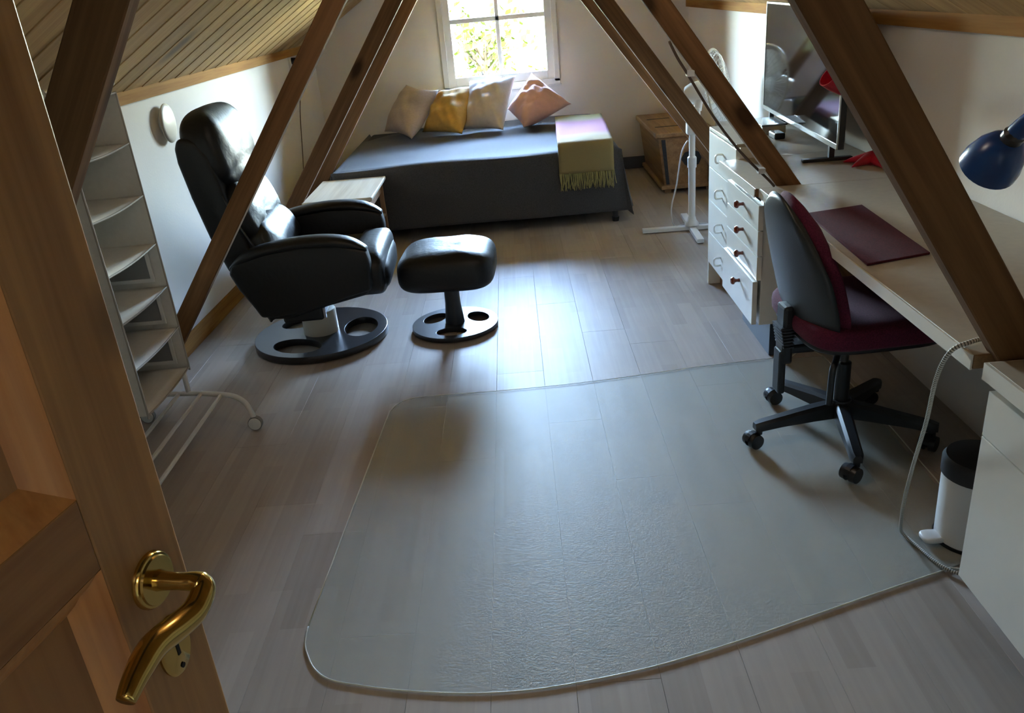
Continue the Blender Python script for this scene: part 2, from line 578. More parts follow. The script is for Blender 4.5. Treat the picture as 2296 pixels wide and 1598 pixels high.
def holed_plate(outer, holes, z0, z1):
    """flat plate with openings, from 2D curves"""
    cu = D.curves.new('plate', 'CURVE'); cu.dimensions = '2D'; cu.fill_mode = 'BOTH'
    for ring in [outer] + holes:
        s = cu.splines.new('POLY'); s.points.add(len(ring) - 1); s.use_cyclic_u = True
        for p, q in zip(s.points, ring): p.co = (q[0], q[1], 0, 1)
    cu.extrude = (z1 - z0) / 2
    t = D.objects.new('plate_tmp', cu); C.objects.link(t)
    dg = bpy.context.evaluated_depsgraph_get()
    me = D.meshes.new_from_object(t.evaluated_get(dg))
    bm = bmesh.new(); bm.from_mesh(me)
    bmesh.ops.remove_doubles(bm, verts=bm.verts, dist=1e-5)
    bmesh.ops.translate(bm, verts=bm.verts, vec=(0, 0, (z0 + z1) / 2))
    D.objects.remove(t); D.curves.remove(cu); D.meshes.remove(me)
    return bm

def ell(cx, cy, a, b, ang, n=32):
    ca, sa = math.cos(ang), math.sin(ang)
    return [(cx + a * math.cos(2 * PI * k / n) * ca - b * math.sin(2 * PI * k / n) * sa,
             cy + a * math.cos(2 * PI * k / n) * sa + b * math.sin(2 * PI * k / n) * ca) for k in range(n)]

def clip(poly, f):
    """keep the part of a polygon where f(p) >= 0"""
    out = []
    for i, a in enumerate(poly):
        b = poly[(i + 1) % len(poly)]
        fa, fb = f(a), f(b)
        if fa >= 0: out.append(a)
        if fa * fb < 0:
            t = fa / (fa - fb)
            out.append((a[0] + (b[0] - a[0]) * t, a[1] + (b[1] - a[1]) * t))
    return out

def copy_tree(o, parent=None):
    c = o.copy(); C.objects.link(c); c.parent = parent
    for ch in list(o.children):
        k = copy_tree(ch, c)
    return c

# ------------------------------------------------------------------ the room shell
XR = 1.47                                   # right wall
YB = 7.20                                   # window wall
YF = -1.70                                  # far end of the landing behind the camera
def XL(y): return -1.687 + 0.0278 * (y - 4)   # left wall runs very slightly askew
ZL, ZR, SL = 1.226, 1.295, 0.626            # eaves heights and roof pitch

# floor: laminate boards 0.2 m wide laid towards the window
fl = obj('floor', BOX((-2.1, YF - 0.1, -0.12), (1.8, YB + 0.1, -0.012)), 'raw_edge')
struct(fl, 'grey beige wood laminate floor of long boards')
bm = BOX((-0.0998, -0.6398, -0.011), (0.0998, 0.6398, 0.0), 0.0007, 1)
plank_me = None
offs = [0.0, 0.47, 0.9, 0.21, 0.68, 1.1]
row = 0
x = -1.863
while x < 1.66:
    y = YF - offs[row % 6]
    while y < YB + 0.1:
        yc = y + 0.64
        if yc + 0.64 > YF - 0.1 and yc - 0.64 < YB + 0.1:
            if plank_me is None:
                o = obj('plank', bm, 'laminate_floor', fl); plank_me = o.data
            else:
                o = link('plank', plank_me, None, fl)
            o.location = (x, yc, 0)
        y += 1.28
    x += 0.2; row += 1

# walls
def wall_left_poly():
    bm = bmesh.new()
    a, b = YF, YB + 0.2
    v = [bm.verts.new(p) for p in ((XL(a), a, -0.1), (XL(b), b, -0.1), (XL(b), b, ZL + 0.02), (XL(a), a, ZL + 0.02),
                                   (XL(a) - 0.2, a, -0.1), (XL(b) - 0.2, b, -0.1), (XL(b) - 0.2, b, ZL + 0.02), (XL(a) - 0.2, a, ZL + 0.02))]
    for f in ((0, 1, 2, 3), (4, 7, 6, 5), (0, 4, 5, 1), (2, 6, 7, 3), (0, 3, 7, 4), (1, 5, 6, 2)):
        bm.faces.new([v[k] for k in f])
    return bm
struct(obj('wall_left', wall_left_poly(), 'wall_paint'), 'white painted knee wall under the sloping ceiling, recliner side')
struct(obj('wall_right', BOX((XR, YF, -0.1), (XR + 0.2, YB + 0.2, ZR + 0.02)), 'wall_paint'), 'white painted knee wall behind the desk')

WX0, WX1, WZ0, WZ1 = -0.515, 0.365, 0.795, 1.80       # window opening
def gable(x): return min(ZL + SL * (x - XL(YB)), ZR + SL * (XR - x)) + 0.10
ridge_x = ((ZR + SL * XR) - (ZL - SL * XL(YB))) / (2 * SL)
bm = bmesh.new()
for poly in ([(-1.9, -0.1), (WX0, -0.1), (WX0, gable(WX0)), (-1.9, gable(-1.9))],
             [(WX1, -0.1), (1.7, -0.1), (1.7, gable(1.7)), (WX1, gable(WX1))],
             [(WX0, -0.1), (WX1, -0.1), (WX1, WZ0), (WX0, WZ0)],
             [(WX0, WZ1), (WX1, WZ1), (WX1, gable(WX1)), (ridge_x, gable(ridge_x)), (WX0, gable(WX0))]):
    merge(bm, prism(poly, 1, YB, YB + 0.2))
bmesh.ops.remove_doubles(bm, verts=bm.verts, dist=1e-5)
struct(obj('wall_back', bm, 'wall_paint'), 'white painted gable wall with the window')

# wall with the doorway the photograph is taken from, and the landing behind it
def gf(x): return min(ZL + SL * (x - XL(0)), ZR + SL * (XR - x)) + 0.08
bm = bmesh.new()
DX0, DX1, DZ = -0.615, 0.215, 1.86
for poly in ([(-1.99, -0.1), (DX0, -0.1), (DX0, gf(DX0)), (-1.99, gf(-1.99))],
             [(DX1, -0.1), (1.66, -0.1), (1.66, gf(1.66)), (DX1, gf(DX1))],
             [(DX0, DZ), (DX1, DZ), (DX1, gf(DX1)), (-0.03, gf(-0.03)), (DX0, gf(DX0))]):
    merge(bm, prism(poly, 1, -0.10, 0.02))
struct(obj('wall_front', bm, 'wall_paint'), 'white wall around the doorway behind the camera')
struct(obj('wall_landing', BOX((-2.1, YF - 0.15, -0.1), (1.8, YF, 2.5)), 'wall_paint'), 'white wall of the landing behind the camera')

# sloping ceilings of narrow boards running from eaves to ridge
BW = 0.19
LEN = 2.06
bm = BOX((0, -BW / 2 + 0.0006, 0), (LEN, BW / 2 - 0.0006, 0.014), 0.0018, 1)
board = None
ang = math.atan(SL)
for side in (0, 1):
    slab = bmesh.new()
    if side == 0:
        merge(slab, prism([(-2.2, ZL + SL * (-2.2 + 1.70) + 0.03), (0.25, ZL + SL * (0.25 + 1.70) + 0.03),
                           (0.25, ZL + SL * 1.95 + 0.22), (-2.2, ZL + SL * -0.5 + 0.22)], 1, YF - 0.15, YB + 0.2))
        cl = obj('ceiling_left', slab, 'roof_dark')
        struct(cl, 'sloping ceiling of narrow pine boards over the recliner')
    else:
        merge(slab, prism([(1.9, ZR + SL * (XR - 1.9) + 0.03), (-0.3, ZR + SL * (XR + 0.3) + 0.03),
                           (-0.3, ZR + SL * (XR + 0.3) + 0.22), (1.9, ZR + SL * (XR - 1.9) + 0.22)], 1, YF - 0.15, YB + 0.2))
        cl = obj('ceiling_right', slab, 'roof_dark')
        struct(cl, 'sloping ceiling of narrow pine boards over the desk')
    y = YF + 0.02
    while y < YB + 0.05:
        if board is None:
            o = obj('board', bm, 'ceiling_wood', cl); board = o.data
        else:
            o = link('board', board, None, cl)
        if side == 0:
            o.location = (XL(y) - 0.03, y, ZL - SL * 0.03)
            o.rotation_euler = (0, -ang, 0)
        else:
            o.location = (XR + 0.03, y, ZR - SL * 0.03)
            o.rotation_euler = (0, -ang, PI)
        y += BW

# trims
def skew_bar(y0, y1, z0, z1, th):
    bm = bmesh.new()
    v = [bm.verts.new(p) for p in ((XL(y0), y0, z0), (XL(y1), y1, z0), (XL(y1), y1, z1), (XL(y0), y0, z1),
                                   (XL(y0) + th, y0, z0), (XL(y1) + th, y1, z0), (XL(y1) + th, y1, z1), (XL(y0) + th, y0, z1))]
    for f in ((0, 3, 2, 1), (4, 5, 6, 7), (0, 1, 5, 4), (2, 3, 7, 6), (0, 4, 7, 3), (1, 2, 6, 5)):
        bm.faces.new([v[k] for k in f])
    return bm
struct(obj('trim_1', skew_bar(0.05, YB, ZL - 0.040, ZL + 0.025, 0.022), 'trim_wood', loc=(-1.7, 3.6, 0)), 'narrow pine trim where left wall meets ceiling')
struct(obj('trim_2', BOX((XR - 0.022, 0.05, ZR - 0.040), (XR, YB, ZR + 0.025)), 'trim_wood', loc=(1.46, 3.6, 0)), 'narrow pine trim where right wall meets ceiling')
struct(obj('baseboard_left', skew_bar(0.05, YB - 0.02, 0.0, 0.085, 0.018), 'trim_wood', loc=(-1.7, 3.6, 0)), 'orange pine baseboard on the left')
struct(obj('baseboard_back', BOX((-1.55, YB - 0.02, 0.0), (XR, YB, 0.10), 0.004), 'grey_baseboard'), 'dark grey baseboard under the window wall')

# window
wn = D.objects.new('window_1', None); C.objects.link(wn); wn.location = (-0.075, YB, WZ0)
struct(wn, 'small white gable window of four panes')
def wpart(name, lo, hi, mat='white_paint', bev=0.003):
    o = obj(name, BOX(lo, hi, bev), mat, None, loc=(-0.075, YB, WZ0))
    o.parent = wn; o.location = (0, 0, 0)
    return o
cw = 0.042
wpart('casing', (WX0 - cw, YB - 0.016, WZ0 - 0.02), (WX0 + 0.004, YB, WZ1 + cw))
wpart('casing', (WX1 - 0.004, YB - 0.016, WZ0 - 0.02), (WX1 + cw, YB, WZ1 + cw))
wpart('casing', (WX0, YB - 0.016, WZ1 - 0.004), (WX1, YB, WZ1 + cw))
wpart('casing', (WX0 - cw, YB - 0.016, WZ0 - 0.045), (WX1 + cw, YB, WZ0 + 0.004))
wpart('sill', (WX0 - cw - 0.01, YB - 0.03, WZ0 - 0.055), (WX1 + cw + 0.01, YB, WZ0 - 0.04))
sx0, sx1, sz0, sz1 = WX0, WX1, WZ0, WZ1
fw = 0.058
wpart('sash', (sx0, YB + 0.03, sz0), (sx0 + fw, YB + 0.085, sz1))
wpart('sash', (sx1 - fw, YB + 0.03, sz0), (sx1, YB + 0.085, sz1))
wpart('sash', (sx0 + fw, YB + 0.03, sz0), (sx1 - fw, YB + 0.085, sz0 + 0.068))
wpart('sash', (sx0 + fw, YB + 0.03, sz1 - 0.06), (sx1 - fw, YB + 0.085, sz1))
mx = (sx0 + sx1) / 2; mz = 1.297
wpart('muntin', (mx - 0.016, YB + 0.042, sz0 + 0.06), (mx + 0.016, YB + 0.078, sz1 - 0.05))
wpart('muntin', (sx0 + 0.05, YB + 0.042, mz - 0.018), (sx1 - 0.05, YB + 0.078, mz + 0.018))
for a, b in ((sx0 + fw - 0.005, mx - 0.01), (mx + 0.01, sx1 - fw + 0.005)):
    for c, d in ((sz0 + 0.063, mz - 0.01), (mz + 0.01, sz1 - 0.055)):
        wpart('pane', (a, YB + 0.058, c), (b, YB + 0.062, d), 'window_glass', 0)
# window catch on the lower sash
hb = bmesh.new()
box(hb, (-0.075, YB + 0.012, 0.832), (-0.045, YB + 0.03, 0.852), 0.003)
tube([(-0.06, YB + 0.012, 0.842), (-0.04, YB - 0.004, 0.848), (0.03, YB - 0.008, 0.850)], 0.005, 6, 3, bm=hb)
o = obj('catch', hb, 'white_metal', None, loc=(-0.075, YB, WZ0), smooth=True); o.parent = wn; o.location = (0, 0, 0)

# ------------------------------------------------------------------ timber trusses: slanting legs
def leg(y0, z1, x1, slope, width, sign, label, thick=0.045, zb=0.0):
    """inner edge passes (x1, z1); moves outward by slope per metre going down; sign -1 left, +1 right"""
    ztop = z1 + (abs(x1 + 0.066) - 0.0) / slope
    inner = lambda z: x1 + sign * slope * (z1 - z)
    poly = [(inner(zb), zb), (inner(ztop + 0.2), ztop + 0.2), (inner(ztop + 0.2) + sign * width, ztop + 0.2), (inner(zb) + sign * width, zb)]
    if sign < 0:
        poly = clip(poly, lambda p: p[0] - (XL(y0) + 0.004))
        poly = clip(poly, lambda p: (ZL + SL * (p[0] - XL(y0)) - 0.006) - p[1])
    else:
        poly = clip(poly, lambda p: (XR - 0.004) - p[0])
        poly = clip(poly, lambda p: (ZR + SL * (XR - p[0]) - 0.006) - p[1])
    poly = clip(poly, lambda p: sign * (p[0] + 0.066))
    bm = prism(poly, 1, y0, y0 + thick, 0.003, 1)
    org = Vector((inner(zb) + sign * width * 0.5, y0 + thick / 2, zb))
    dirn = Vector((-sign * slope, 0, 1)).normalized()
    side = Vector((0, 1, 0))
    up = dirn.cross(side)
    Mx = Matrix((dirn, side, up)).transposed().to_4x4()
    Mx.translation = org
    bmesh.ops.transform(bm, matrix=Mx.inverted(), verts=bm.verts)
    o = obj('timber_beam', bm, 'beam_wood')
    o.matrix_world = Mx
    tag(o, label, 'beam', 'slanting brown roof beams')
    return o
leg(1.49, 1.537, -0.617, 0.63, 0.10, -1, 'nearest slanting brown roof beam beside the open pine door')
leg(1.49, 1.445, 0.480, 0.632, 0.11, 1, 'nearest slanting brown roof beam passing the desk pad and blue lamp')
leg(3.06, 1.514, -0.538, 0.717, 0.085, -1, 'slanting brown roof beam crossing in front of the black recliner')
leg(3.06, 1.429, 0.467, 0.715, 0.092, 1, 'slanting brown roof beam meeting the desk by the knobbed drawers')
leg(4.85, 1.497, -0.550, 0.706, 0.10, -1, 'slanting dark roof beam between recliner and side table, left of its twin')
leg(4.85, 1.410, 0.479, 0.728, 0.105, 1, 'slanting dark roof beam in front of the floor fan pole')
leg(5.70, 1.489, -0.553, 0.699, 0.10, -1, 'slanting reddish roof beam at the left end of the daybed')
leg(5.70, 1.401, 0.480, 0.745, 0.10, 1, 'slanting roof beam crossing in front of the wooden chest')

# ------------------------------------------------------------------ open pine door, foreground left
DA = math.radians(12)
dd = Vector((math.sin(DA), math.cos(DA), 0))
dn = Vector((math.cos(DA), -math.sin(DA), 0))
DW, DH = 0.76, 1.84
edge = Vector((-0.421, 0.780, 0))
door = D.objects.new('door_1', None); C.objects.link(door)
hinge = edge - dd * DW
door.location = (hinge.x, hinge.y, 0.012)
door.rotation_euler = (0, 0, -DA)
struct(door, 'open pine panel door with a curved brass lever handle')
# local axes: x = towards the viewer (out of the visible face), y = along the door to its free edge, z up
def dpart(name, bm, mat, par=None, smooth=False):
    o = obj(name, bm, mat, par or door, smooth=smooth)
    return o
ST = 0.115
dpart('stile', BOX((-0.04, DW - ST, 0), (0, DW, DH), 0.003), 'door_pine')
dpart('stile', BOX((-0.04, 0, 0), (0, ST, DH), 0.003), 'door_pine')
rails = ((0.0, 0.20), (0.998, 1.080), (DH - 0.12, DH))
rm = bmesh.new()
for a, b in rails:
    o = dpart('rail', BOX((-0.04, ST, a), (0, DW - ST, b), 0.002), 'door_rail_pine')
for a, b in ((0.20, 0.998), (1.080, DH - 0.12)):
    dpart('panel', BOX((-0.036, ST - 0.005, a - 0.005), (-0.0255, DW - ST + 0.005, b + 0.005)), 'door_panel_pine')
    # mitred moulding round the panel
    mw = 0.033
    y0, y1 = ST, DW - ST
    prof = ((0.0, -0.0005), (0.004, -0.005), (0.012, -0.009), (0.020, -0.017), (0.025, -0.019), (mw, -0.0255), (mw, -0.034), (0.0, -0.034))
    def bar(fa, fb):
        bm = bmesh.new()
        ra = [bm.verts.new(fa(d_, h)) for d_, h in prof]
        rb = [bm.verts.new(fb(d_, h)) for d_, h in prof]
        n_ = len(prof)
        for i in range(n_):
            bm.faces.new((ra[i], ra[(i + 1) % n_], rb[(i + 1) % n_], rb[i]))
        bm.faces.new(ra); bm.faces.new(rb[::-1])
        dpart('moulding', bm, 'door_moulding', smooth=True)
    for y_, s_ in ((y0, 1), (y1, -1)):
        bar(lambda d_, h: (h, y_ + s_ * d_, a + d_), lambda d_, h: (h, y_ + s_ * d_, b - d_))
    for z_, s_ in ((a, 1), (b, -1)):
        bar(lambda d_, h: (h, y0 + d_, z_ + s_ * d_), lambda d_, h: (h, y1 - d_, z_ + s_ * d_))
# brass handle
HY, HZ = DW - 0.057, 0.938
Mh = Matrix.Translation((0, HY, HZ)) @ Matrix.Rotation(PI / 2, 4, 'Y')
rose = obj('rosette', lathe([(0, 0), (0.032, 0), (0.032, 0.003), (0.030, 0.006), (0.0275, 0.0065), (0.0265, 0.009), (0, 0.009)], 36, Mh), 'brass', door, smooth=True)
lev = tube([(0.005, HY, HZ), (0.020, HY, HZ), (0.036, HY + 0.002, HZ - 0.001), (0.050, HY + 0.006, HZ - 0.004), (0.059, HY + 0.003, HZ - 0.010), (0.058, HY - 0.018, HZ - 0.021),
            (0.054, HY - 0.045, HZ - 0.020), (0.052, HY - 0.080, HZ - 0.013), (0.054, HY - 0.112, HZ - 0.017), (0.056, HY - 0.137, HZ - 0.026)],
           lambda t: 0.0132 - 0.0036 * math.sin(PI * min(1, t * 2.6)) if t < 0.38 else 0.0118 + 0.0028 * math.sin(PI * (t - 0.38) / 0.62) - 0.0025 * max(0, t - 0.85) / 0.15, 14, 6)
obj('lever', lev, 'brass', door, smooth='all')
KZ = 0.845
Mk = Matrix.Translation((0, HY, KZ)) @ Matrix.Rotation(PI / 2, 4, 'Y')
bm = lathe([(0, 0), (0.026, 0), (0.026, 0.003), (0.0235, 0.0055), (0, 0.0055)], 32, Mk)
for v in bm.verts: v.co.z = KZ + (v.co.z - KZ) * 1.5
ks = obj('keyhole_plate', bm, 'brass', door, smooth=True)
bm = bmesh.new()
cyl(bm, (0.005, HY, KZ + 0.006), (0.0062, HY, KZ + 0.006), 0.0045, n=12)
box(bm, (0.005, HY - 0.0024, KZ - 0.012), (0.0062, HY + 0.0024, KZ + 0.006))
obj('keyhole', bm, 'dark_hole', ks)
for s in (-1, 1):
    obj('screw', CYL((0.005, HY, KZ + s * 0.028), (0.0063, HY, KZ + s * 0.028), 0.0032, n=10), 'dark_hole', ks)

# ------------------------------------------------------------------ rolling rack and its hanging cloth shelves
rk = thing('garment_rack', 'white tubular garment rack on small castors behind the door', 'rack', (-1.36, 2.55, 0))
def rp(name, bm, mat='white_metal', smooth=True, par=None):
    bmesh.ops.translate(bm, verts=bm.verts, vec=-Vector((-1.36, 2.55, 0)))
    return obj(name, bm, mat, par or rk, smooth=smooth)
YR0, YR1 = 1.95, 3.0
for y in (YR0, YR1):
    rp('foot_rail', tube([(-1.60, y + 0.02, 0.06), (-1.585, y + 0.015, 0.10), (-1.55, y + 0.01, 0.122), (-1.48, y + 0.005, 0.125), (-1.36, y - 0.01, 0.125),
                          (-1.22, y - 0.05, 0.125), (-1.155, y - 0.085, 0.11), (-1.125, y - 0.11, 0.075), (-1.118, y - 0.115, 0.05)], 0.0105, 10, 5))
    rp('post', tube([(-1.40, y + 0.0, 0.125), (-1.395, y, 0.6), (-1.395, y, 1.30)], 0.0105, 10, 2))
    for x_, y_ in ((-1.60, y + 0.02), (-1.115, y - 0.118)):
        w = rp('castor', CYL((x_, y_ - 0.014, 0.028), (x_, y_ + 0.014, 0.028), 0.0245, n=22), 'white_plastic')
        rp('castor_tyre', lathe([(0.0235, -0.010), (0.028, -0.010), (0.028, 0.010), (0.0235, 0.010)], 22, Matrix.Translation((x_, y_, 0.028)) @ Matrix.Rotation(PI / 2, 4, 'X')), 'grey_cloth', par=rk)
for x_ in (-1.44, -1.345, -1.255):
    rp('shelf_bar', CYL((x_, YR0 - (0.0 if x_ < -1.3 else 0.03), 0.125), (x_, YR1 - (0.0 if x_ < -1.3 else 0.035), 0.125), 0.0075, n=8))
rp('top_bar', tube([(-1.395, YR0, 1.24), (-1.395, YR0, 1.30), (-1.395, YR0 + 0.04, 1.325), (-1.395, YR1 - 0.04, 1.325), (-1.395, YR1, 1.30), (-1.395, YR1, 1.24)], 0.0105, 10, 3))

og = thing('hanging_shelves', 'off-white fabric hanging shelves strung on the garment rack', 'organizer', (-1.47, 2.70, 0.25))
OX0, OX1, OY0, OY1 = -1.63, -1.325, 2.50, 2.90
def op(name, bm, mat='organizer_cloth', par=None, smooth=False):
    bmesh.ops.translate(bm, verts=bm.verts, vec=-Vector((-1.47, 2.70, 0.25)))
    return obj(name, bm, mat, par or og, smooth=smooth)
SZ = [0.282, 0.448, 0.612, 0.774, 0.949, 1.130, 1.297]
op('side_panel', BOX((OX0, OY1 - 0.003, 0.28), (OX1, OY1, 1.30)))
op('side_panel', BOX((OX0, OY0, 0.28), (OX1, OY0 + 0.003, 1.30)))
op('back_panel', BOX((OX0, OY0, 0.28), (OX0 + 0.003, OY1, 1.30)))
for k, z in enumerate(SZ):
    def sh(u, v, z=z):
        sag = 0.008 * math.sin(PI * v) * (0.4 + 0.6 * u) * (0.25 if z > 1.2 else 1)
        return (OX0 + 0.004 + (OX1 - OX0 - 0.004) * u, OY0 + 0.004 + (OY1 - OY0 - 0.008) * v, z - sag)
    s = op('shelf', surface(sh, 6, 14), smooth=True)
    solidify(s, 0.004)
    op('binding', tube([sh(1, j / 8) for j in range(9)], 0.0035, 6, 2), 'organizer_binding', smooth=True)
for y_ in (OY0, OY1):
    op('edge_binding', tube([(OX1, y_, 0.27), (OX1 + 0.003, y_, 0.6), (OX1, y_, 1.30)], 0.0038, 6, 3), 'organizer_binding', smooth=True)
    for k in range(len(SZ) - 1):
        pass
# mesh pockets on the far side, framed in white, in the lower bays
for z0, z1 in zip(SZ[:3], SZ[1:4]):
    op('pocket', BOX((OX0 + 0.05, OY1 - 0.010, z0 + 0.035), (OX1 - 0.045, OY1 - 0.007, z1 - 0.025)), 'grey_cloth')
    for a, b in (((OX0 + 0.04, z0 + 0.022), (OX1 - 0.035, z0 + 0.036)), ((OX1 - 0.048, z0 + 0.03), (OX1 - 0.034, z1 - 0.02))):
        op('pocket_frame', BOX((a[0], OY1 - 0.014, a[1]), (b[0], OY1 - 0.008, b[1]), 0.001), 'white_plastic')
# hanging straps over the rail
for y_ in (OY0 + 0.06, OY1 - 0.06):
    op('strap', tube([(OX0 + 0.06, y_, 1.295), (-1.41, y_, 1.339), (-1.38, y_, 1.339), (OX1 - 0.06, y_, 1.295)], 0.005, 6, 3), smooth=True)
def bag(u, v):
    a = 2 * PI * u
    r = 0.045 + 0.02 * math.sin(v * PI) + 0.006 * math.sin(a * 3 + v * 5)
    return (-1.50 + r * 1.2 * math.cos(a) * math.sin(PI * min(0.98, v * 0.9 + 0.06)), 2.62 + r * 1.1 * math.sin(a) * math.sin(PI * min(0.98, v * 0.9 + 0.06)), 0.262 + 0.15 * v)
tag(obj('cloth_bag', surface(bag, 20, 12, True), 'organizer_cloth', loc=(-1.50, 2.62, 0.262), smooth='all'), 'small white cloth bag on the lowest fabric shelf', 'bag')
def towel(u, v):
    x_ = -1.395 + 0.028 * math.sin((u - 0.5) * PI) * (1 if v < 2 else 1)
    s = abs(u - 0.5) * 2
    return (-1.395 + (0.013 + 0.022 * min(1, s * 1.2)) * (1 if u > 0.5 else -1) * min(1, s * 8), 2.02 + 0.30 * v, 1.342 - 0.22 * s ** 1.4 + 0.004 * math.sin(v * 60))
tw = obj('knitted_cloth', surface(towel, 16, 30), 'organizer_cloth', loc=(-1.395, 2.17, 1.2), smooth='all')
solidify(tw, 0.006)
tag(tw, 'white ribbed cloth hung over the top of the garment rack', 'cloth')

# ------------------------------------------------------------------ small things on the left wall
vx = XL(4.1)
vv = thing('vent_valve', 'round white ventilation disc on the left wall above the recliner', 'vent', (vx, 4.10, 1.053))
Mv = Matrix.Rotation(PI / 2, 4, 'Y')
obj('ring', lathe([(0.0, 0.0), (0.058, 0.0), (0.055, 0.012), (0.045, 0.016), (0.0, 0.016)], 32, Mv), 'white_plastic', vv, smooth=True)
obj('stem', lathe([(0.008, 0.01), (0.008, 0.024)], 12, Mv), 'white_plastic', vv, smooth=True)
obj('disc', lathe([(0.0, 0.018), (0.082, 0.020), (0.092, 0.023), (0.091, 0.026), (0.066, 0.031), (0.03, 0.034), (0.0, 0.035)], 36, Mv), 'cream_plastic', vv, smooth='all')

vx = XL(6.45)
pl = thing('wall_socket', 'white wall socket with black plugs high on the left wall', 'socket', (vx, 6.47, 1.11))
obj('plate', BOX((0, -0.045, -0.045), (0.018, 0.045, 0.075), 0.004), 'white_plastic', pl)
for dy, dz in ((-0.005, 0.045), (0.012, -0.02)):
    b = bmesh.new()
    cyl(b, (0.018, dy, dz), (0.06, dy, dz), 0.024, 0.021, 16); 
    obj('plug', b, 'black_plastic', pl, smooth=True)
tag(obj('wall_cable', tube([(vx + 0.06, 6.47, 1.07), (vx + 0.05, 6.47, 0.98), (vx + 0.02, 6.43, 0.80), (vx + 0.012, 6.33, 0.55), (vx + 0.012, 6.20, 0.30), (vx + 0.02, 6.1, 0.02)], 0.004, 6, 5), 'cord_brown', smooth='all'),
    'thin brown cable hanging down the left wall from the socket', 'cable')

# ------------------------------------------------------------------ recliner and footstool
def pedestal(parent, R, t, holes, hr, ha, hb_, name='base_ring'):
    outer = ell(0, 0, R, R, 0, 64)
    hs = [ell(hr * math.cos(a), hr * math.sin(a), ha, hb_, a, 32) for a in holes]
    o = obj(name, holed_plate(outer, hs, 0.006, 0.006 + t), 'black_wood', parent)
    m = o.modifiers.new('round', 'BEVEL'); m.width = 0.005; m.segments = 2; m.limit_method = 'ANGLE'
    return o
rc = thing('recliner', 'black leather reclining armchair on a round wooden base', 'armchair', (-1.035, 3.80, 0), math.radians(2))
pedestal(rc, 0.325, 0.034, [math.radians(a) for a in (243, 3, 123)], 0.195, 0.082, 0.128)
obj('swivel_column', lathe([(0, 0.04), (0.085, 0.04), (0.085, 0.148), (0.080, 0.155), (0, 0.155)], 32), 'cream_plastic', rc, smooth=True)
mech = BOX((-0.13, -0.17, 0.155), (0.06, 0.15, 0.30), 0.012)
obj('swivel_housing', mech, 'black_plastic', rc)
obj('glide_lever', CYL((0.065, -0.16, 0.165), (0.065, -0.16, 0.215), 0.008, n=10), 'steel', rc, smooth=True)
# seat cushion
st = superbox((0.09, 0, 0.37), (0.63, 0.56, 0.185), 0.28, 40, 20, 0.55)
for v in st.verts:
    if v.co.x > 0.2: v.co.z -= 0.02 * ((v.co.x - 0.2) / 0.23) ** 2
    v.co.z += 0.010 * math.cos(v.co.y / 0.28 * PI / 2) * (v.co.z > 0.37)
obj('seat_cushion', st, 'leather', rc, smooth='all')
obj('front_cushion', superbox((0.312, 0, 0.375), (0.160, 0.60, 0.225), 0.32, 36, 20, 0.62), 'leather', rc, smooth='all')
# arms: upholstered side panels with a padded top roll
armp = [(0.335, 0.345), (0.345, 0.47), (0.335, 0.528), (0.22, 0.566), (0.05, 0.572), (-0.12, 0.553), (-0.245, 0.515),
        (-0.265, 0.478), (-0.235, 0.40), (-0.19, 0.32), (-0.165, 0.265), (-0.10, 0.262), (0.00, 0.272), (0.12, 0.292), (0.24, 0.325)]
for s in (-1, 1):
    a = s * 0.285; b = s * 0.375
    bm = prism(armp, 1, min(a, b), max(a, b), 0.014, 3)
    ar = obj('arm', bm, 'leather', rc, smooth=True)
    ys = s * 0.33
    roll = bmesh.new()
    pts = [(-0.262, 0.497), (-0.20, 0.535), (-0.10, 0.563), (0.05, 0.580), (0.18, 0.577), (0.28, 0.556), (0.338, 0.527)]
    P = smooth_path([(p, ys, q) for p, q in pts], 5)
    rings = []
    for i, p in enumerate(P):
        t = i / (len(P) - 1)
        hw = 0.058 * min(1, 0.45 + 2.2 * min(t, 1 - t))
        hh = 0.026 * min(1, 0.35 + 3 * min(t, 1 - t))
        rings.append([roll.verts.new((p.x, p.y + hw * math.cos(2 * PI * k / 16), p.z + hh * math.sin(2 * PI * k / 16))) for k in range(16)])
    for A, B in zip(rings, rings[1:]):
        for k in range(16): roll.faces.new((A[k], A[(k + 1) % 16], B[(k + 1) % 16], B[k]))
    roll.faces.new(rings[0]); roll.faces.new(rings[-1][::-1])
    obj('arm_pad', roll, 'leather', ar, smooth='all')
# fabric apron under the seat, a little ragged
ap = bmesh.new()
merge(ap, prism([(-0.20, 0.30), (-0.165, 0.235), (-0.155, 0.205), (-0.14, 0.225), (-0.06, 0.22), (0.10, 0.26), (0.30, 0.30), (0.34, 0.34), (0.30, 0.38), (-0.2, 0.40)], 1, -0.29, 0.29, 0.008, 1))
obj('seat_base', ap, 'leather', rc)
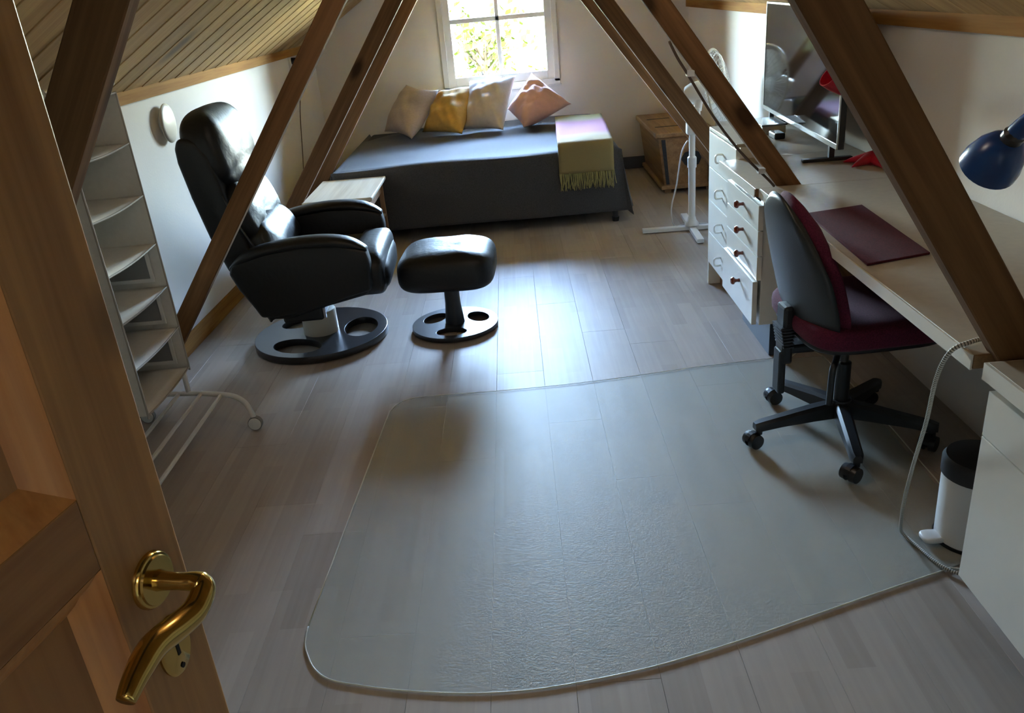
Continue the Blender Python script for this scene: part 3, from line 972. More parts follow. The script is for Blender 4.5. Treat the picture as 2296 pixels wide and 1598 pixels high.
# back frame (dark sides) and cushions
bkp = [(-0.235, 0.34), (-0.30, 0.47), (-0.345, 0.62), (-0.382, 0.80), (-0.405, 0.95), (-0.404, 1.01), (-0.388, 1.045), (-0.355, 1.05), (-0.315, 1.03),
       (-0.27, 0.97), (-0.245, 0.85), (-0.215, 0.68), (-0.165, 0.50), (-0.11, 0.36)]
obj('back_frame', prism(bkp, 1, -0.272, 0.272, 0.02, 3), 'leather', rc, smooth=True)
def cushion(zc, h, xf, thick, wid, lean, pleat=0.0, saddle=0.0):
    bm = superbox((0, 0, 0), (thick, wid, h), 0.45, 40, 28, 0.72)
    for v in bm.verts:
        y = v.co.y / (wid / 2); z = v.co.z / (h / 2)
        front = v.co.x > 0
        if front and pleat:
            v.co.x -= pleat * math.exp(-((z + 0.25 + 0.5 * abs(y)) / 0.10) ** 2)
            v.co.x += 0.005 * math.sin(y * 9 + z * 3)
        if saddle: v.co.z -= saddle * (1 - y * y) * (z > 0) * z * 0.0 - saddle * (-0.5 + abs(y) ** 2) * max(0, z) * 0.4
    bmesh.ops.transform(bm, matrix=Matrix.Translation((xf, 0, zc)) @ Matrix.Rotation(lean, 4, 'Y'), verts=bm.verts)
    return bm
obj('head_cushion', cushion(0.970, 0.37, -0.292, 0.185, 0.535, math.radians(-13), 0.012, 0.02), 'leather', rc, smooth='all')
obj('back_cushion', cushion(0.690, 0.36, -0.215, 0.15, 0.52, math.radians(-20), 0.03), 'leather', rc, smooth='all')
obj('lumbar_cushion', cushion(0.535, 0.26, -0.135, 0.14, 0.53, math.radians(-24), 0.018), 'leather', rc, smooth='all')
obj('piping', tube([(-0.245, -0.277, 0.80), (-0.20, -0.279, 0.66), (-0.12, -0.279, 0.49)], 0.004, 6, 4), 'leather_piping', rc, smooth='all')

ot = thing('footstool', 'black leather footstool on a round base beside the recliner', 'footstool', (-0.372, 3.80, 0), math.radians(-3))
pedestal(ot, 0.212, 0.022, [math.radians(a) for a in (268, 28, 148)], 0.125, 0.050, 0.074)
obj('column', lathe([(0.048, 0.028), (0.046, 0.05), (0.038, 0.13), (0.036, 0.235), (0.0, 0.235)], 20), 'black_wood', ot, smooth=True)
cu = superbox((0, 0, 0.325), (0.458, 0.43, 0.190), 0.40, 48, 28, 0.58)
for v in cu.verts:
    if v.co.z > 0.33:
        v.co.z += 0.012 * (1 - (v.co.x / 0.24) ** 2)
        v.co.z -= 0.012 * math.exp(-((v.co.x - 0.015) / 0.012) ** 2)
        v.co.z += 0.004 * math.sin(v.co.y * 40 + v.co.x * 8) * math.exp(-((v.co.x - 0.06) / 0.05) ** 2)
obj('cushion', cu, 'leather', ot, smooth='all')
obj('seam', tube([(0.012, -0.200, 0.345), (0.014, -0.165, 0.39), (0.016, 0.0, 0.4135), (0.016, 0.165, 0.39)], 0.003, 6, 5), 'leather_piping', ot, smooth='all')

# ------------------------------------------------------------------ side table
tb = thing('side_table', 'pale pine side table with a lower shelf between recliner and daybed', 'table', (-1.08, 5.14, 0))
obj('top', BOX((-0.215, -0.30, 0.430), (0.205, 0.32, 0.452), 0.006), 'table_pine', tb)
for x_ in (-0.20, 0.175):
    obj('side', BOX((x_, -0.26, 0.0), (x_ + 0.018, 0.28, 0.43), 0.003), 'table_side', tb) if x_ < 0 else None
for y_ in (-0.27, 0.245):
    obj('leg', BOX((0.155, y_, 0.0), (0.185, y_ + 0.03, 0.43), 0.003), 'table_side', tb)
obj('rail', BOX((0.16, -0.24, 0.365), (0.178, 0.245, 0.43), 0.002), 'table_side', tb)
obj('lower_shelf', BOX((-0.182, -0.25, 0.205), (0.18, 0.27, 0.222), 0.003), 'table_pine', tb)

# ------------------------------------------------------------------ daybed with its cover
bd = thing('daybed', 'low daybed under a dark grey cover below the window', 'bed', (-0.28, 6.28, 0))
BX0, BX1, BY0, BY1, BZ = -1.22, 0.665, 5.50, 7.12, 0.50
def bp(name, bm, mat, smooth=False):
    bmesh.ops.translate(bm, verts=bm.verts, vec=-Vector((-0.28, 6.28, 0)))
    return obj(name, bm, mat, bd, smooth=smooth)
for x_, y_ in ((BX0 + 0.08, BY0 + 0.04), (BX1 - 0.03, BY0 + 0.03), (BX0 + 0.08, BY1 - 0.08), (BX1 - 0.09, BY0 + 0.36), (BX1 - 0.03, BY1 - 0.08)):
    b = bmesh.new()
    cyl(b, (x_, y_, 0.03), (x_, y_, 0.24), 0.018, 0.022, 12)
    cyl(b, (x_, y_, 0.0), (x_, y_, 0.03), 0.022, 0.026, 12)
    bp('leg', b, 'dark_steel', True)
bp('frame', BOX((BX0 + 0.03, BY0 + 0.03, 0.22), (BX1 - 0.02, BY1 - 0.02, 0.30), 0.01), 'bed_cover_dark')
bp('mattress', BOX((BX0 + 0.012, BY0 + 0.012, 0.30), (BX1 - 0.012, BY1 - 0.012, BZ - 0.012), 0.03, 3), 'bed_cover_dark')
# cover: top, front drop, right drop (with a loose flared corner), left drop
def cover(u, v):
    # u runs along x over both drops, v runs from the back edge over the top and down the front
    rr = 0.035
    Lx = BX1 - BX0; Ly = BY1 - BY0
    dropL, dropR, dropF = 0.40, 0.40, 0.42
    U = u * (dropL + Lx + dropR) - dropL
    V = v * (Ly + dropF)
    x_, z_ = BX0 + U, BZ
    fl = 0.0
    if U < 0: x_ = BX0 - 0.02 * min(1, -U / 0.05); z_ = BZ + U
    elif U > Lx:
        d = U - Lx
        x_ = BX1 + 0.02 * min(1, d / 0.04) + 0.06 * (d / dropR) ** 1.4 + 0.012 * math.sin(V * 9) * (d / dropR); z_ = BZ - d
    y_ = BY1 - V
    if V > Ly:
        d = V - Ly
        y_ = BY0 - 0.015 * min(1, d / 0.04) - 0.006 * math.sin(U * 6.0) * (d / dropF) - 0.012 * (d / dropF)
        z_ = min(z_, BZ - d) if not (0 <= U <= Lx) else BZ - d
        if U > Lx:
            e = U - Lx
            mxd = max(d, e)
            z_ = BZ - mxd - 0.03 * min(d, e) / dropF
            x_ = BX1 + 0.02 + 0.06 * (mxd / dropR) ** 1.4 * (0.4 + 0.6 * e / mxd)
            y_ = BY0 - 0.015 - 0.03 * (min(d, e) / dropF)
        if U < 0:
            e = -U
            z_ = BZ - max(d, e); x_ = BX0 - 0.02; y_ = BY0 - 0.015 + 0.2 * (e / dropL) * (d / dropF)
    if 0 <= U <= Lx and V <= Ly:
        z_ += 0.006 * math.sin(U * 5.1 + V * 3) + 0.004 * math.sin(V * 11 + U * 2)
        ed = min(U, Lx - U, Ly - V)
        if ed < rr: z_ -= rr * (1 - math.sqrt(max(0, 1 - (1 - ed / rr) ** 2))) * 0.7
        z_ -= 0.05 * max(0, 1 - (U + (V)) / 0.55)
    return (x_, y_, z_)
cv = bp('cover', surface(cover, 110, 90), 'bed_cover', 'all')
solidify(cv, 0.006)

# pillows: soft squares spanned by four corners (bottom-left, bottom-right, top-right, top-left)
def pillow(name, corners, thick, mat, label, seed, wr):
    rnd = random.Random(seed)
    c0, c1, c2, c3 = [Vector(c) for c in corners]
    nrm = (c1 - c0).cross(c3 - c0).normalized()
    ctr = (c0 + c1 + c2 + c3) / 4
    ph = [rnd.uniform(0, 6) for _ in range(6)]
    bm = bmesh.new()
    n = 30
    sheets = []
    for side in (1, -1):
        g = []
        for j in range(n + 1):
            row_ = []
            for i in range(n + 1):
                a, b = i / n, j / n
                s, t = 2 * a - 1, 2 * b - 1
                # edges drawn in between the corners
                s2 = s * (1 - 0.10 * (1 - t * t)); t2 = t * (1 - 0.10 * (1 - s * s))
                a2, b2 = (s2 + 1) / 2, (t2 + 1) / 2
                p = c0 * (1 - a2) * (1 - b2) + c1 * a2 * (1 - b2) + c2 * a2 * b2 + c3 * (1 - a2) * b2
                h = ((1 - abs(s) ** 2.6) * (1 - abs(t) ** 2.6)) ** 0.62
                w = wr * (math.sin(5 * s + 7 * t + ph[0]) + 0.7 * math.sin(11 * t - 4 * s + ph[1]) + 0.5 * math.sin(15 * s + 9 * t + ph[2])) * min(1, h * 1.6)
                row_.append(p + nrm * side * (thick / 2 * h + (w * h if side > 0 else 0)))
            g.append(row_)
        sheets.append(g)
    vs = []
    for k, g in enumerate(sheets):
        vs.append([[bm.verts.new(p) for p in r_] for r_ in g])
    for k in (0, 1):
        for j in range(n):
            for i in range(n):
                q = (vs[k][j][i], vs[k][j][i + 1], vs[k][j + 1][i + 1], vs[k][j + 1][i])
                bm.faces.new(q if k == 0 else q[::-1])
    bmesh.ops.remove_doubles(bm, verts=bm.verts, dist=1e-4)
    o = obj(name, bm, mat, loc=(ctr.x, ctr.y, ctr.z), smooth='all')
    tag(o, label, 'pillow', 'pillows propped along the daybed')
    return o
pillow('pillow', [(-1.06, 6.88, 0.535), (-0.79, 6.42, 0.525), (-0.585, 6.93, 0.815), (-0.85, 7.0, 0.87)], 0.20, 'pillow_taupe', 'taupe square pillow at the left end of the pillow row', 1, 0.004)
pillow('pillow', [(-0.735, 6.70, 0.53), (-0.405, 6.42, 0.53), (-0.27, 6.90, 0.825), (-0.585, 6.93, 0.81)], 0.20, 'pillow_mustard', 'creased mustard yellow pillow beside the taupe one', 2, 0.008)
pillow('pillow', [(-0.41, 6.62, 0.53), (-0.09, 6.43, 0.53), (0.045, 6.90, 0.875), (-0.335, 6.93, 0.865)], 0.20, 'pillow_linen', 'pale linen pillow propped below the middle of the window', 3, 0.006)
pillow('pillow', [(0.065, 6.48, 0.53), (0.46, 6.77, 0.635), (0.168, 7.0, 0.875), (-0.05, 6.77, 0.64)], 0.20, 'pillow_pink', 'pink pillow standing on its corner beside the folded throw', 4, 0.008)

# folded throw over the right end of the bed
tx0, tx1 = 0.268, 0.628
def throw(u, v):
    Lt, Lf = 1.18, 0.20
    V = v * (Lt + Lf)
    x_ = tx0 + (tx1 - tx0) * u + 0.05 * (1 - min(1, V / Lt)) * 1.0
    if V < Lt: y_ = BY0 + 1.16 - V; z_ = BZ + 0.062 + 0.004 * math.sin(u * 6 + V * 4)
    else: y_ = BY0 - 0.048; z_ = BZ + 0.062 - (V - Lt)
    d = abs(V - Lt)
    if d < 0.06:
        t = (V - Lt + 0.06) / 0.12 * PI / 2
        y_ = BY0 + 0.012 - 0.06 * math.sin(t); z_ = BZ + 0.002 + 0.06 * math.cos(t)
    return (x_, y_, z_)
th = thing('throw_blanket', 'folded wool throw in cream, pink and straw over the daybed end', 'blanket', (0.45, 6.0, BZ))
bm = surface(throw, 16, 70)
bmesh.ops.translate(bm, verts=bm.verts, vec=-Vector((0.45, 6.0, BZ)))
o = obj('cloth', bm, 'throw_wool', th, smooth='all'); solidify(o, 0.045)
fr = bmesh.new()
rnd = random.Random(5)
for k in range(74):
    t = k / 73
    x_ = tx0 + (tx1 - tx0) * t
    dz = rnd.uniform(0.085, 0.115)
    tube([(x_, BY0 - 0.045 + rnd.uniform(-0.004, 0.02), 0.365), (x_ + rnd.uniform(-0.004, 0.006), BY0 - 0.05, 0.32), (x_ + rnd.uniform(-0.012, 0.014), BY0 - 0.048 + rnd.uniform(-0.008, 0.008), 0.362 - dz)], 0.0028, 5, 2, bm=fr)
bmesh.ops.translate(fr, verts=fr.verts, vec=-Vector((0.45, 6.0, BZ)))
o = obj('fringe', fr, 'fringe_wool', th, smooth='all'); o['kind'] = 'stuff'

# ------------------------------------------------------------------ old wooden chest
ch = thing('wooden_chest', 'old pine chest with black iron straps in the far corner', 'chest', (1.25, 6.64, 0))
def cp(name, bm, mat, par=None):
    bmesh.ops.translate(bm, verts=bm.verts, vec=-Vector((1.25, 6.64, 0)))
    return obj(name, bm, mat, par or ch)
def taper(lo0, hi0, z0, lo1, hi1, z1):
    bm = bmesh.new()
    a = [bm.verts.new(p) for p in ((lo0[0], lo0[1], z0), (hi0[0], lo0[1], z0), (hi0[0], hi0[1], z0), (lo0[0], hi0[1], z0))]
    b = [bm.verts.new(p) for p in ((lo1[0], lo1[1], z1), (hi1[0], lo1[1], z1), (hi1[0], hi1[1], z1), (lo1[0], hi1[1], z1))]
    bm.faces.new(a[::-1]); bm.faces.new(b)
    for i in range(4): bm.faces.new((a[i], a[(i + 1) % 4], b[(i + 1) % 4], b[i]))
    bmesh.ops.bevel(bm, geom=list(bm.edges), offset=0.004, segments=1, affect='EDGES')
    return bm
cp('body', taper((1.085, 6.19), (1.44, 7.10), 0.055, (1.04, 6.17), (1.445, 7.12), 0.415), 'chest_wood')
cp('plinth', BOX((1.06, 6.165, 0.03), (1.45, 7.115, 0.06), 0.006), 'chest_wood')
for x_, y_ in ((1.09, 6.2), (1.40, 6.2), (1.09, 7.04), (1.40, 7.04)):
    cp('foot', BOX((x_, y_, 0), (x_ + 0.05, y_ + 0.05, 0.032), 0.003), 'chest_wood')
cp('lid', BOX((1.015, 6.145, 0.415), (1.46, 7.13, 0.452), 0.008), 'chest_wood')
for x_, w_ in ((1.062, 0.028), (1.41, 0.028)):
    cp('corner_strap', prism([(x_ + 0.035, 0.07), (x_ + 0.035 + w_ * 0.8, 0.07), (x_ + w_, 0.40), (x_, 0.40)] if x_ < 1.2 else [(x_ - 0.0, 0.07), (x_ + w_, 0.07), (x_ + w_, 0.40), (x_, 0.40)], 1, 6.160, 6.17), 'iron')
cp('lock_plate', prism([(1.235, 0.205), (1.285, 0.19), (1.335, 0.205), (1.355, 0.25), (1.335, 0.295), (1.285, 0.31), (1.235, 0.295), (1.205, 0.25)], 1, 6.158, 6.17), 'iron')
for y_ in (6.42, 6.82):
    cp('lid_strap', BOX((1.06, y_, 0.452), (1.24, y_ + 0.018, 0.4545)), 'iron')

# ------------------------------------------------------------------ pedestal fan
fx, fy = 1.075, 5.15
fn = thing('pedestal_fan', 'white pedestal fan on a cross-shaped foot by the chest', 'fan', (fx, fy, 0))
for a in (178, 268, 358, 88):
    ca, sa = math.cos(math.radians(a)), math.sin(math.radians(a))
    b = BOX((0.02, -0.022, 0.004), (0.315, 0.022, 0.030), 0.004)
    bmesh.ops.transform(b, matrix=Matrix.Rotation(math.radians(a), 4, 'Z'), verts=b.verts)
    obj('foot', b, 'white_plastic', fn)
obj('hub', lathe([(0, 0.036), (0.045, 0.036), (0.045, 0.03), (0.045, 0.045), (0.030, 0.065), (0.024, 0.09), (0, 0.09)], 20), 'white_plastic', fn, smooth=True)
obj('pole', lathe([(0.022, 0.06), (0.022, 0.42), (0.0, 0.42)], 16), 'white_metal', fn, smooth=True)
obj('upper_pole', lathe([(0.028, 0.40), (0.028, 0.46), (0.019, 0.47), (0.019, 0.66), (0, 0.66)], 16), 'white_metal', fn, smooth=True)
obj('control_box', BOX((-0.035, -0.03, 0.60), (0.045, 0.03, 0.76), 0.012), 'white_plastic', fn)
hd = Vector((0.075, 0.02, 0.845))
axis = Vector((0.86, -0.46, 0.18)).normalized()      # the cage faces the right wall, tilted up
q = axis.to_track_quat('Z', 'Y').to_matrix().to_4x4()
Mf = Matrix.Translation(hd) @ q
obj('motor', lathe([(0, -0.115), (0.05, -0.11), (0.065, -0.07), (0.068, 0.0), (0.05, 0.03), (0, 0.03)], 22, Mf), 'white_plastic', fn, smooth=True)
obj('tilt_joint', CYL((0.03, 0, 0.74), (0.05, 0, 0.85), 0.026, 0.022, 14), 'white_plastic', fn, smooth=True)
cage = bmesh.new()
RC = 0.225
def cagepoint(r, a, front):
    dome = (0.045 if front else -0.05) * math.sqrt(max(0, 1 - (r / RC) ** 2))
    return Mf @ Vector((r * math.cos(a), r * math.sin(a), 0.085 + dome))
for front in (True, False):
    for k in range(40):
        a = 2 * PI * k / 40
        tube([cagepoint(RC * t, a, front) for t in (0.22, 0.5, 0.75, 0.92, 1.0)], 0.0016, 4, 0, bm=cage)
    for r in (0.25, 0.42, 0.58, 0.72, 0.86):
        tube([cagepoint(RC * r, 2 * PI * k / 28, front) for k in range(29)], 0.0014, 4, 0, bm=cage)
obj('cage', cage, 'white_metal', fn)
rim = tube([cagepoint(RC * 1.0, 2 * PI * k / 36, True) for k in range(37)], 0.006, 6, 0)
obj('rim', rim, 'cream_plastic', fn, smooth='all')
obj('badge', lathe([(0, 0.128), (0.045, 0.128), (0.045, 0.133), (0, 0.135)], 20, Mf), 'white_plastic', fn)
for k in range(3):
    def bl(u, v, k=k):
        a = 2 * PI * k / 3 + (u - 0.5) * 1.5 * (0.5 + 0.5 * v)
        r = 0.03 + 0.17 * v
        return Mf @ Vector((r * math.cos(a), r * math.sin(a), 0.085 + (u - 0.5) * 0.04))
    o = obj('blade', surface(bl, 8, 6), 'white_plastic', fn, smooth='all'); solidify(o, 0.002)
tag(obj('fan_cable', tube([(fx - 0.03, fy - 0.02, 0.57), (fx - 0.07, fy - 0.03, 0.50), (fx - 0.10, fy - 0.02, 0.30), (fx - 0.13, fy + 0.0, 0.15), (fx - 0.10, fy + 0.06, 0.02), (fx - 0.02, fy + 0.12, 0.008), (fx + 0.12, fy + 0.10, 0.008)], 0.0045, 6, 5), 'cord_white', smooth='all'),
    'white cable of the pedestal fan hanging to the floor', 'cable')

# ------------------------------------------------------------------ desk run along the right wall
DZT = 0.748
wt = thing('desk', 'long off-white laminate worktop along the right wall', 'desk', (1.18, 3.1, DZT))
def wp(name, bm, mat):
    bmesh.ops.translate(bm, verts=bm.verts, vec=-Vector((1.18, 3.1, DZT)))
    return obj(name, bm, mat, wt)
wp('top', BOX((0.888, 1.52, DZT - 0.030), (XR - 0.003, 3.05, DZT), 0.0015, 1), 'laminate_top')
wp('top', BOX((0.872, 3.05, DZT - 0.030), (XR - 0.003, 3.605, DZT), 0.0015, 1), 'laminate_top')
wp('top', BOX((1.088, 3.605, DZT - 0.030), (XR - 0.003, 4.62, DZT), 0.0015, 1), 'laminate_top')
wp('edge_strip', BOX((0.884, 1.52, DZT - 0.034), (0.888, 3.05, DZT - 0.001)), 'laminate_front')
wp('edge_strip', BOX((0.868, 3.05, DZT - 0.034), (0.872, 3.605, DZT - 0.001)), 'laminate_front')
wp('end_strip', BOX((0.888, 1.516, DZT - 0.030), (XR - 0.003, 1.52, DZT - 0.001)), 'raw_edge')
wp('end_strip', BOX((0.872, 3.046, DZT - 0.030), (0.886, 3.05, DZT - 0.001)), 'raw_edge')
wp('bracket', BOX((1.40, 1.60, DZT - 0.10), (1.465, 3.0, DZT - 0.03), 0.003), 'raw_edge')

def knob(parent, x, y, z, mat='knob_wood', r=0.016):
    b = lathe([(0, 0), (0.008, 0), (0.0065, 0.010), (0.008, 0.017), (r, 0.024), (r, 0.030), (r * 0.7, 0.036), (0, 0.038)], 18,
              Matrix.Translation((x, y, z)) @ Matrix.Rotation(-PI / 2, 4, 'Y'))
    return obj('knob', b, mat, parent, smooth=True)
u1 = thing('drawer_unit', 'white drawer unit with four dark red wooden knobs under the desk', 'drawers', (1.15, 3.36, 0))
def up_(name, bm, mat, par=None):
    bmesh.ops.translate(bm, verts=bm.verts, vec=-Vector((1.15, 3.36, 0)))
    return obj(name, bm, mat, par or u1)
up_('carcass', BOX((0.925, 3.115, 0.17), (1.44, 3.60, DZT - 0.031), 0.002), 'laminate_front')
up_('plinth', BOX((0.990, 3.18, 0.0), (1.43, 3.60, 0.172), 0.002), 'dark_plinth')
zs = (0.175, 0.362, 0.462, 0.566, 0.668)
for k in range(4):
    out = 0.012 if k in (0, 3) else 0.0
    xf = 0.905 - (0.014 if k == 0 else 0.0)
    d = up_('drawer_front', BOX((xf, 3.108, zs[k] + 0.002), (xf + 0.020, 3.592, zs[k + 1] - 0.002), 0.0015), 'laminate_front')
    kz = (0.302, 0.418, 0.518, 0.622)[k]
    knob(d, xf - 1.15, 3.305 + 0.008 * k - 3.36, kz)
up_('open_drawer_box', BOX((0.925, 3.15, 0.668), (1.35, 3.56, 0.690), 0.002), 'white_plastic')

u2 = thing('drawer_unit', 'narrow white drawer unit with white ring pulls at the far desk end', 'drawers', (1.2, 4.02, 0))
def u2p(name, bm, mat, par=None):
    bmesh.ops.translate(bm, verts=bm.verts, vec=-Vector((1.2, 4.02, 0)))
    return obj(name, bm, mat, par or u2)
u2p('carcass', BOX((0.965, 3.615, 0.10), (1.082, 4.12, 0.795), 0.002), 'laminate_front')
u2p('end_panel', BOX((0.948, 4.12, 0.0), (1.082, 4.138, 0.803), 0.002), 'laminate_front')
u2p('top', BOX((0.945, 3.610, 0.795), (1.084, 4.119, 0.810), 0.002), 'laminate_top')
u2p('plinth', BOX((1.01, 3.62, 0.0), (1.08, 4.12, 0.10)), 'chest_wood')
zz = (0.125, 0.29, 0.455, 0.62, 0.79)
for k in range(4):
    d = u2p('drawer_front', BOX((0.945, 3.616, zz[k] + 0.002), (0.964, 4.118, zz[k + 1] - 0.002), 0.0015), 'laminate_front')
    zc = (zz[k] + zz[k + 1]) / 2
    hb = bmesh.new()
    tube([(0.946, 3.85, zc + 0.018), (0.918, 3.85, zc + 0.018), (0.912, 3.85, zc), (0.918, 3.85, zc - 0.018), (0.946, 3.85, zc - 0.018)], 0.005, 8, 3, bm=hb)
    bmesh.ops.translate(hb, verts=hb.verts, vec=-Vector((1.2, 4.02, 0)))
    obj('pull', hb, 'white_plastic', d, smooth='all')

# foreground cabinet on the right
cb = thing('cabinet', 'white base cabinet with grey worktop in the right foreground', 'cabinet', (1.2, 1.05, 0))
def cbp(name, bm, mat):
    bmesh.ops.translate(bm, verts=bm.verts, vec=-Vector((1.2, 1.05, 0)))
    return obj(name, bm, mat, cb)
cbp('worktop', BOX((0.890, 0.55, 0.722), (XR - 0.003, 1.472, 0.752), 0.0015, 1), 'laminate_top')
cbp('worktop_edge', BOX((0.884, 0.55, 0.716), (0.890, 1.474, 0.7515)), 'laminate_front')
cbp('worktop_end', BOX((0.890, 1.472, 0.722), (XR - 0.003, 1.475, 0.751)), 'laminate_front')
cbp('carcass', BOX((0.945, 0.56, 0.20), (1.44, 1.498, 0.716), 0.002), 'laminate_front')
cbp('plinth', BOX((1.065, 0.56, 0.0), (1.43, 1.62, 0.20), 0.002), 'dark_plinth')
cbp('drawer_front', BOX((0.920, 0.60, 0.570), (0.944, 1.502, 0.672), 0.0015), 'laminate_front')
cbp('door', BOX((0.920, 0.60, 0.205), (0.944, 1.502, 0.567), 0.0015), 'laminate_front')
cbp('grip_rail', BOX((0.926, 0.60, 0.678), (0.944, 1.49, 0.70), 0.002), 'cream_plastic')

# maroon desk pad
o = obj('desk_pad', prism([(0.905, 2.10), (1.095, 2.15), (1.122, 2.685), (0.925, 2.64)], 2, DZT + 0.0005, DZT + 0.0075, 0.0015, 1), 'maroon_pad', loc=(1.01, 2.4, DZT + 0.0005))
tag(o, 'maroon felt desk pad on the worktop in front of the office chair', 'desk pad')

# ------------------------------------------------------------------ television
tv = thing('television', 'large flat television standing at the back of the desk', 'television', (1.34, 4.03, DZT))
A = Vector((1.322, 4.53, 0)); B = Vector((1.262, 3.305, 0))
ax = (B - A).normalized(); nrm_ = Vector((-ax.y, ax.x, 0))
if nrm_.x > 0: nrm_ = -nrm_
Lt = (B - A).length
Mt = Matrix(((ax.x, -nrm_.x, 0, A.x - 1.34), (ax.y, -nrm_.y, 0, A.y - 4.03), (0, 0, 1, 0), (0, 0, 0, 1)))
def tvp(name, lo, hi, mat, bev=0.0, par=None):
    b = BOX(lo, hi, bev, 1); bmesh.ops.transform(b, matrix=Mt, verts=b.verts)
    return obj(name, b, mat, par or tv)
zt0, zt1 = 0.064, 0.586
tvp('housing', (0.0, 0.004, zt0), (Lt, 0.028, zt1), 'black_plastic', 0.002)
tvp('screen', (0.008, 0.0, zt0 + 0.020), (Lt - 0.008, 0.004, zt1 - 0.008), 'screen')
tvp('bezel', (0.0, -0.003, zt0), (Lt, 0.004, zt0 + 0.020), 'bezel', 0.001)
for x_ in (0.0, Lt - 0.008):
    tvp('bezel', (x_, -0.002, zt0 + 0.02), (x_ + 0.008, 0.004, zt1), 'bezel')
tvp('bezel', (0.0, -0.002, zt1 - 0.008), (Lt, 0.004, zt1), 'bezel')
for x_ in (0.10, Lt - 0.13):
    b = bmesh.new()
    box(b, (x_, -0.10, 0.0005), (x_ + 0.03, 0.10, 0.014), 0.003)
    box(b, (x_ + 0.004, 0.004, 0.010), (x_ + 0.026, 0.026, 0.075), 0.002)
    bmesh.ops.transform(b, matrix=Mt, verts=b.verts)
    obj('foot', b, 'black_plastic', tv)
# media box and remote by the television
bx = thing('media_box', 'small flat box with a grey lid beside the far television foot', 'box', (1.262, 4.22, DZT))
obj('body', BOX((-0.06, -0.10, 0.0005), (0.055, 0.12, 0.038), 0.003), 'laminate_front', bx)
obj('lid', BOX((-0.065, -0.105, 0.038), (0.06, 0.125, 0.046), 0.002), 'bezel', bx)
tag(obj('power_brick', BOX((1.215, 3.96, DZT + 0.0005), (1.265, 4.06, DZT + 0.030), 0.006), 'black_plastic', loc=(1.24, 4.01, DZT)), 'small black power adapter on the desk near the television', 'adapter')

# ------------------------------------------------------------------ lamps
rl = thing('desk_lamp', 'red desk lamp with pointed feet on the worktop', 'lamp', (1.405, 3.30, DZT))
for a in (148, 205, 268, 30):
    def pet(u, v, a=a):
        ar = math.radians(a)
        t = v
        w = 0.034 * (1 - t) ** 0.6 * (0.35 + 0.65 * math.sin(PI * min(1, 0.35 + t * 0.65)))
        h = 0.046 * (1 - t) ** 0.8 + 0.004
        ang_ = 2 * PI * u
        p = Vector((0.005 + 0.105 * t, w * math.cos(ang_), h * 0.5 + h * 0.5 * math.sin(ang_) + 0.001))
        if a == 30: p.x *= 0.45
        return Matrix.Rotation(ar, 4, 'Z') @ p
    obj('petal_foot', surface(pet, 14, 10, True), 'red_enamel', rl, smooth='all')
obj('base', lathe([(0, 0.001), (0.035, 0.001), (0.035, 0.025), (0.015, 0.045), (0, 0.05)], 20), 'red_enamel', rl, smooth=True)
obj('stem', tube([(0, 0, 0.04), (0.02, -0.01, 0.16), (0.0, -0.03, 0.28), (-0.10, -0.07, 0.335), (-0.165, -0.09, 0.315)], 0.007, 8, 5), 'black_plastic', rl, smooth='all')
hp = Vector((-0.20, -0.10, 0.335)); hx = Vector((-0.72, -0.15, 0.62)).normalized()
Mr = Matrix.Translation(hp) @ hx.to_track_quat('Z', 'Y').to_matrix().to_4x4()
o = obj('shade', lathe([(0.0, -0.055), (0.022, -0.052), (0.030, -0.03), (0.040, 0.01), (0.044, 0.045), (0.041, 0.045), (0.036, 0.01), (0.02, -0.035), (0.0, -0.038)], 24, Mr), 'red_enamel', rl, smooth=True)

bl_ = thing('clamp_lamp', 'glossy blue lamp on a wall arm above the desk', 'lamp', (XR - 0.001, 1.62, 1.17))
org = Vector((XR - 0.001, 1.62, 1.17))
sc_ = Vector((1.15, 2.032, 1.003)) - org          # middle of the rim
ax_ = Vector((0.10, -0.62, 0.78)).normalized()      # from rim towards neck
Mb = Matrix.Translation(sc_) @ ax_.to_track_quat('Z', 'Y').to_matrix().to_4x4()
obj('shade', lathe([(0.064, 0.0), (0.070, 0.0), (0.069, 0.02), (0.060, 0.055), (0.045, 0.082), (0.028, 0.098), (0.022, 0.100), (0.040, 0.078), (0.055, 0.05), (0.064, 0.01)], 32, Mb), 'blue_plastic', bl_, smooth=True)
neck = sc_ + ax_ * 0.095
obj('bulb_holder', lathe([(0.0, 0.085), (0.026, 0.085), (0.026, 0.115), (0.018, 0.125), (0, 0.125)], 18, Mb), 'dark_steel', bl_, smooth=True)
obj('arm', tube([neck + Vector((0, 0, 0)), neck + Vector((0.015, -0.035, 0.045)), neck + Vector((0.06, -0.11, 0.12)), neck + Vector((0.14, -0.20, 0.15)), Vector((-0.03, 0.0, 0.04)), Vector((-0.01, 0, 0))],
                lambda t: 0.024 - 0.008 * t, 12, 6), 'blue_plastic', bl_, smooth='all')
obj('wall_mount', lathe([(0, 0), (0.035, 0), (0.033, 0.012), (0.02, 0.02), (0, 0.02)], 24, Matrix.Rotation(-PI / 2, 4, 'Y')), 'blue_plastic', bl_, smooth=True)

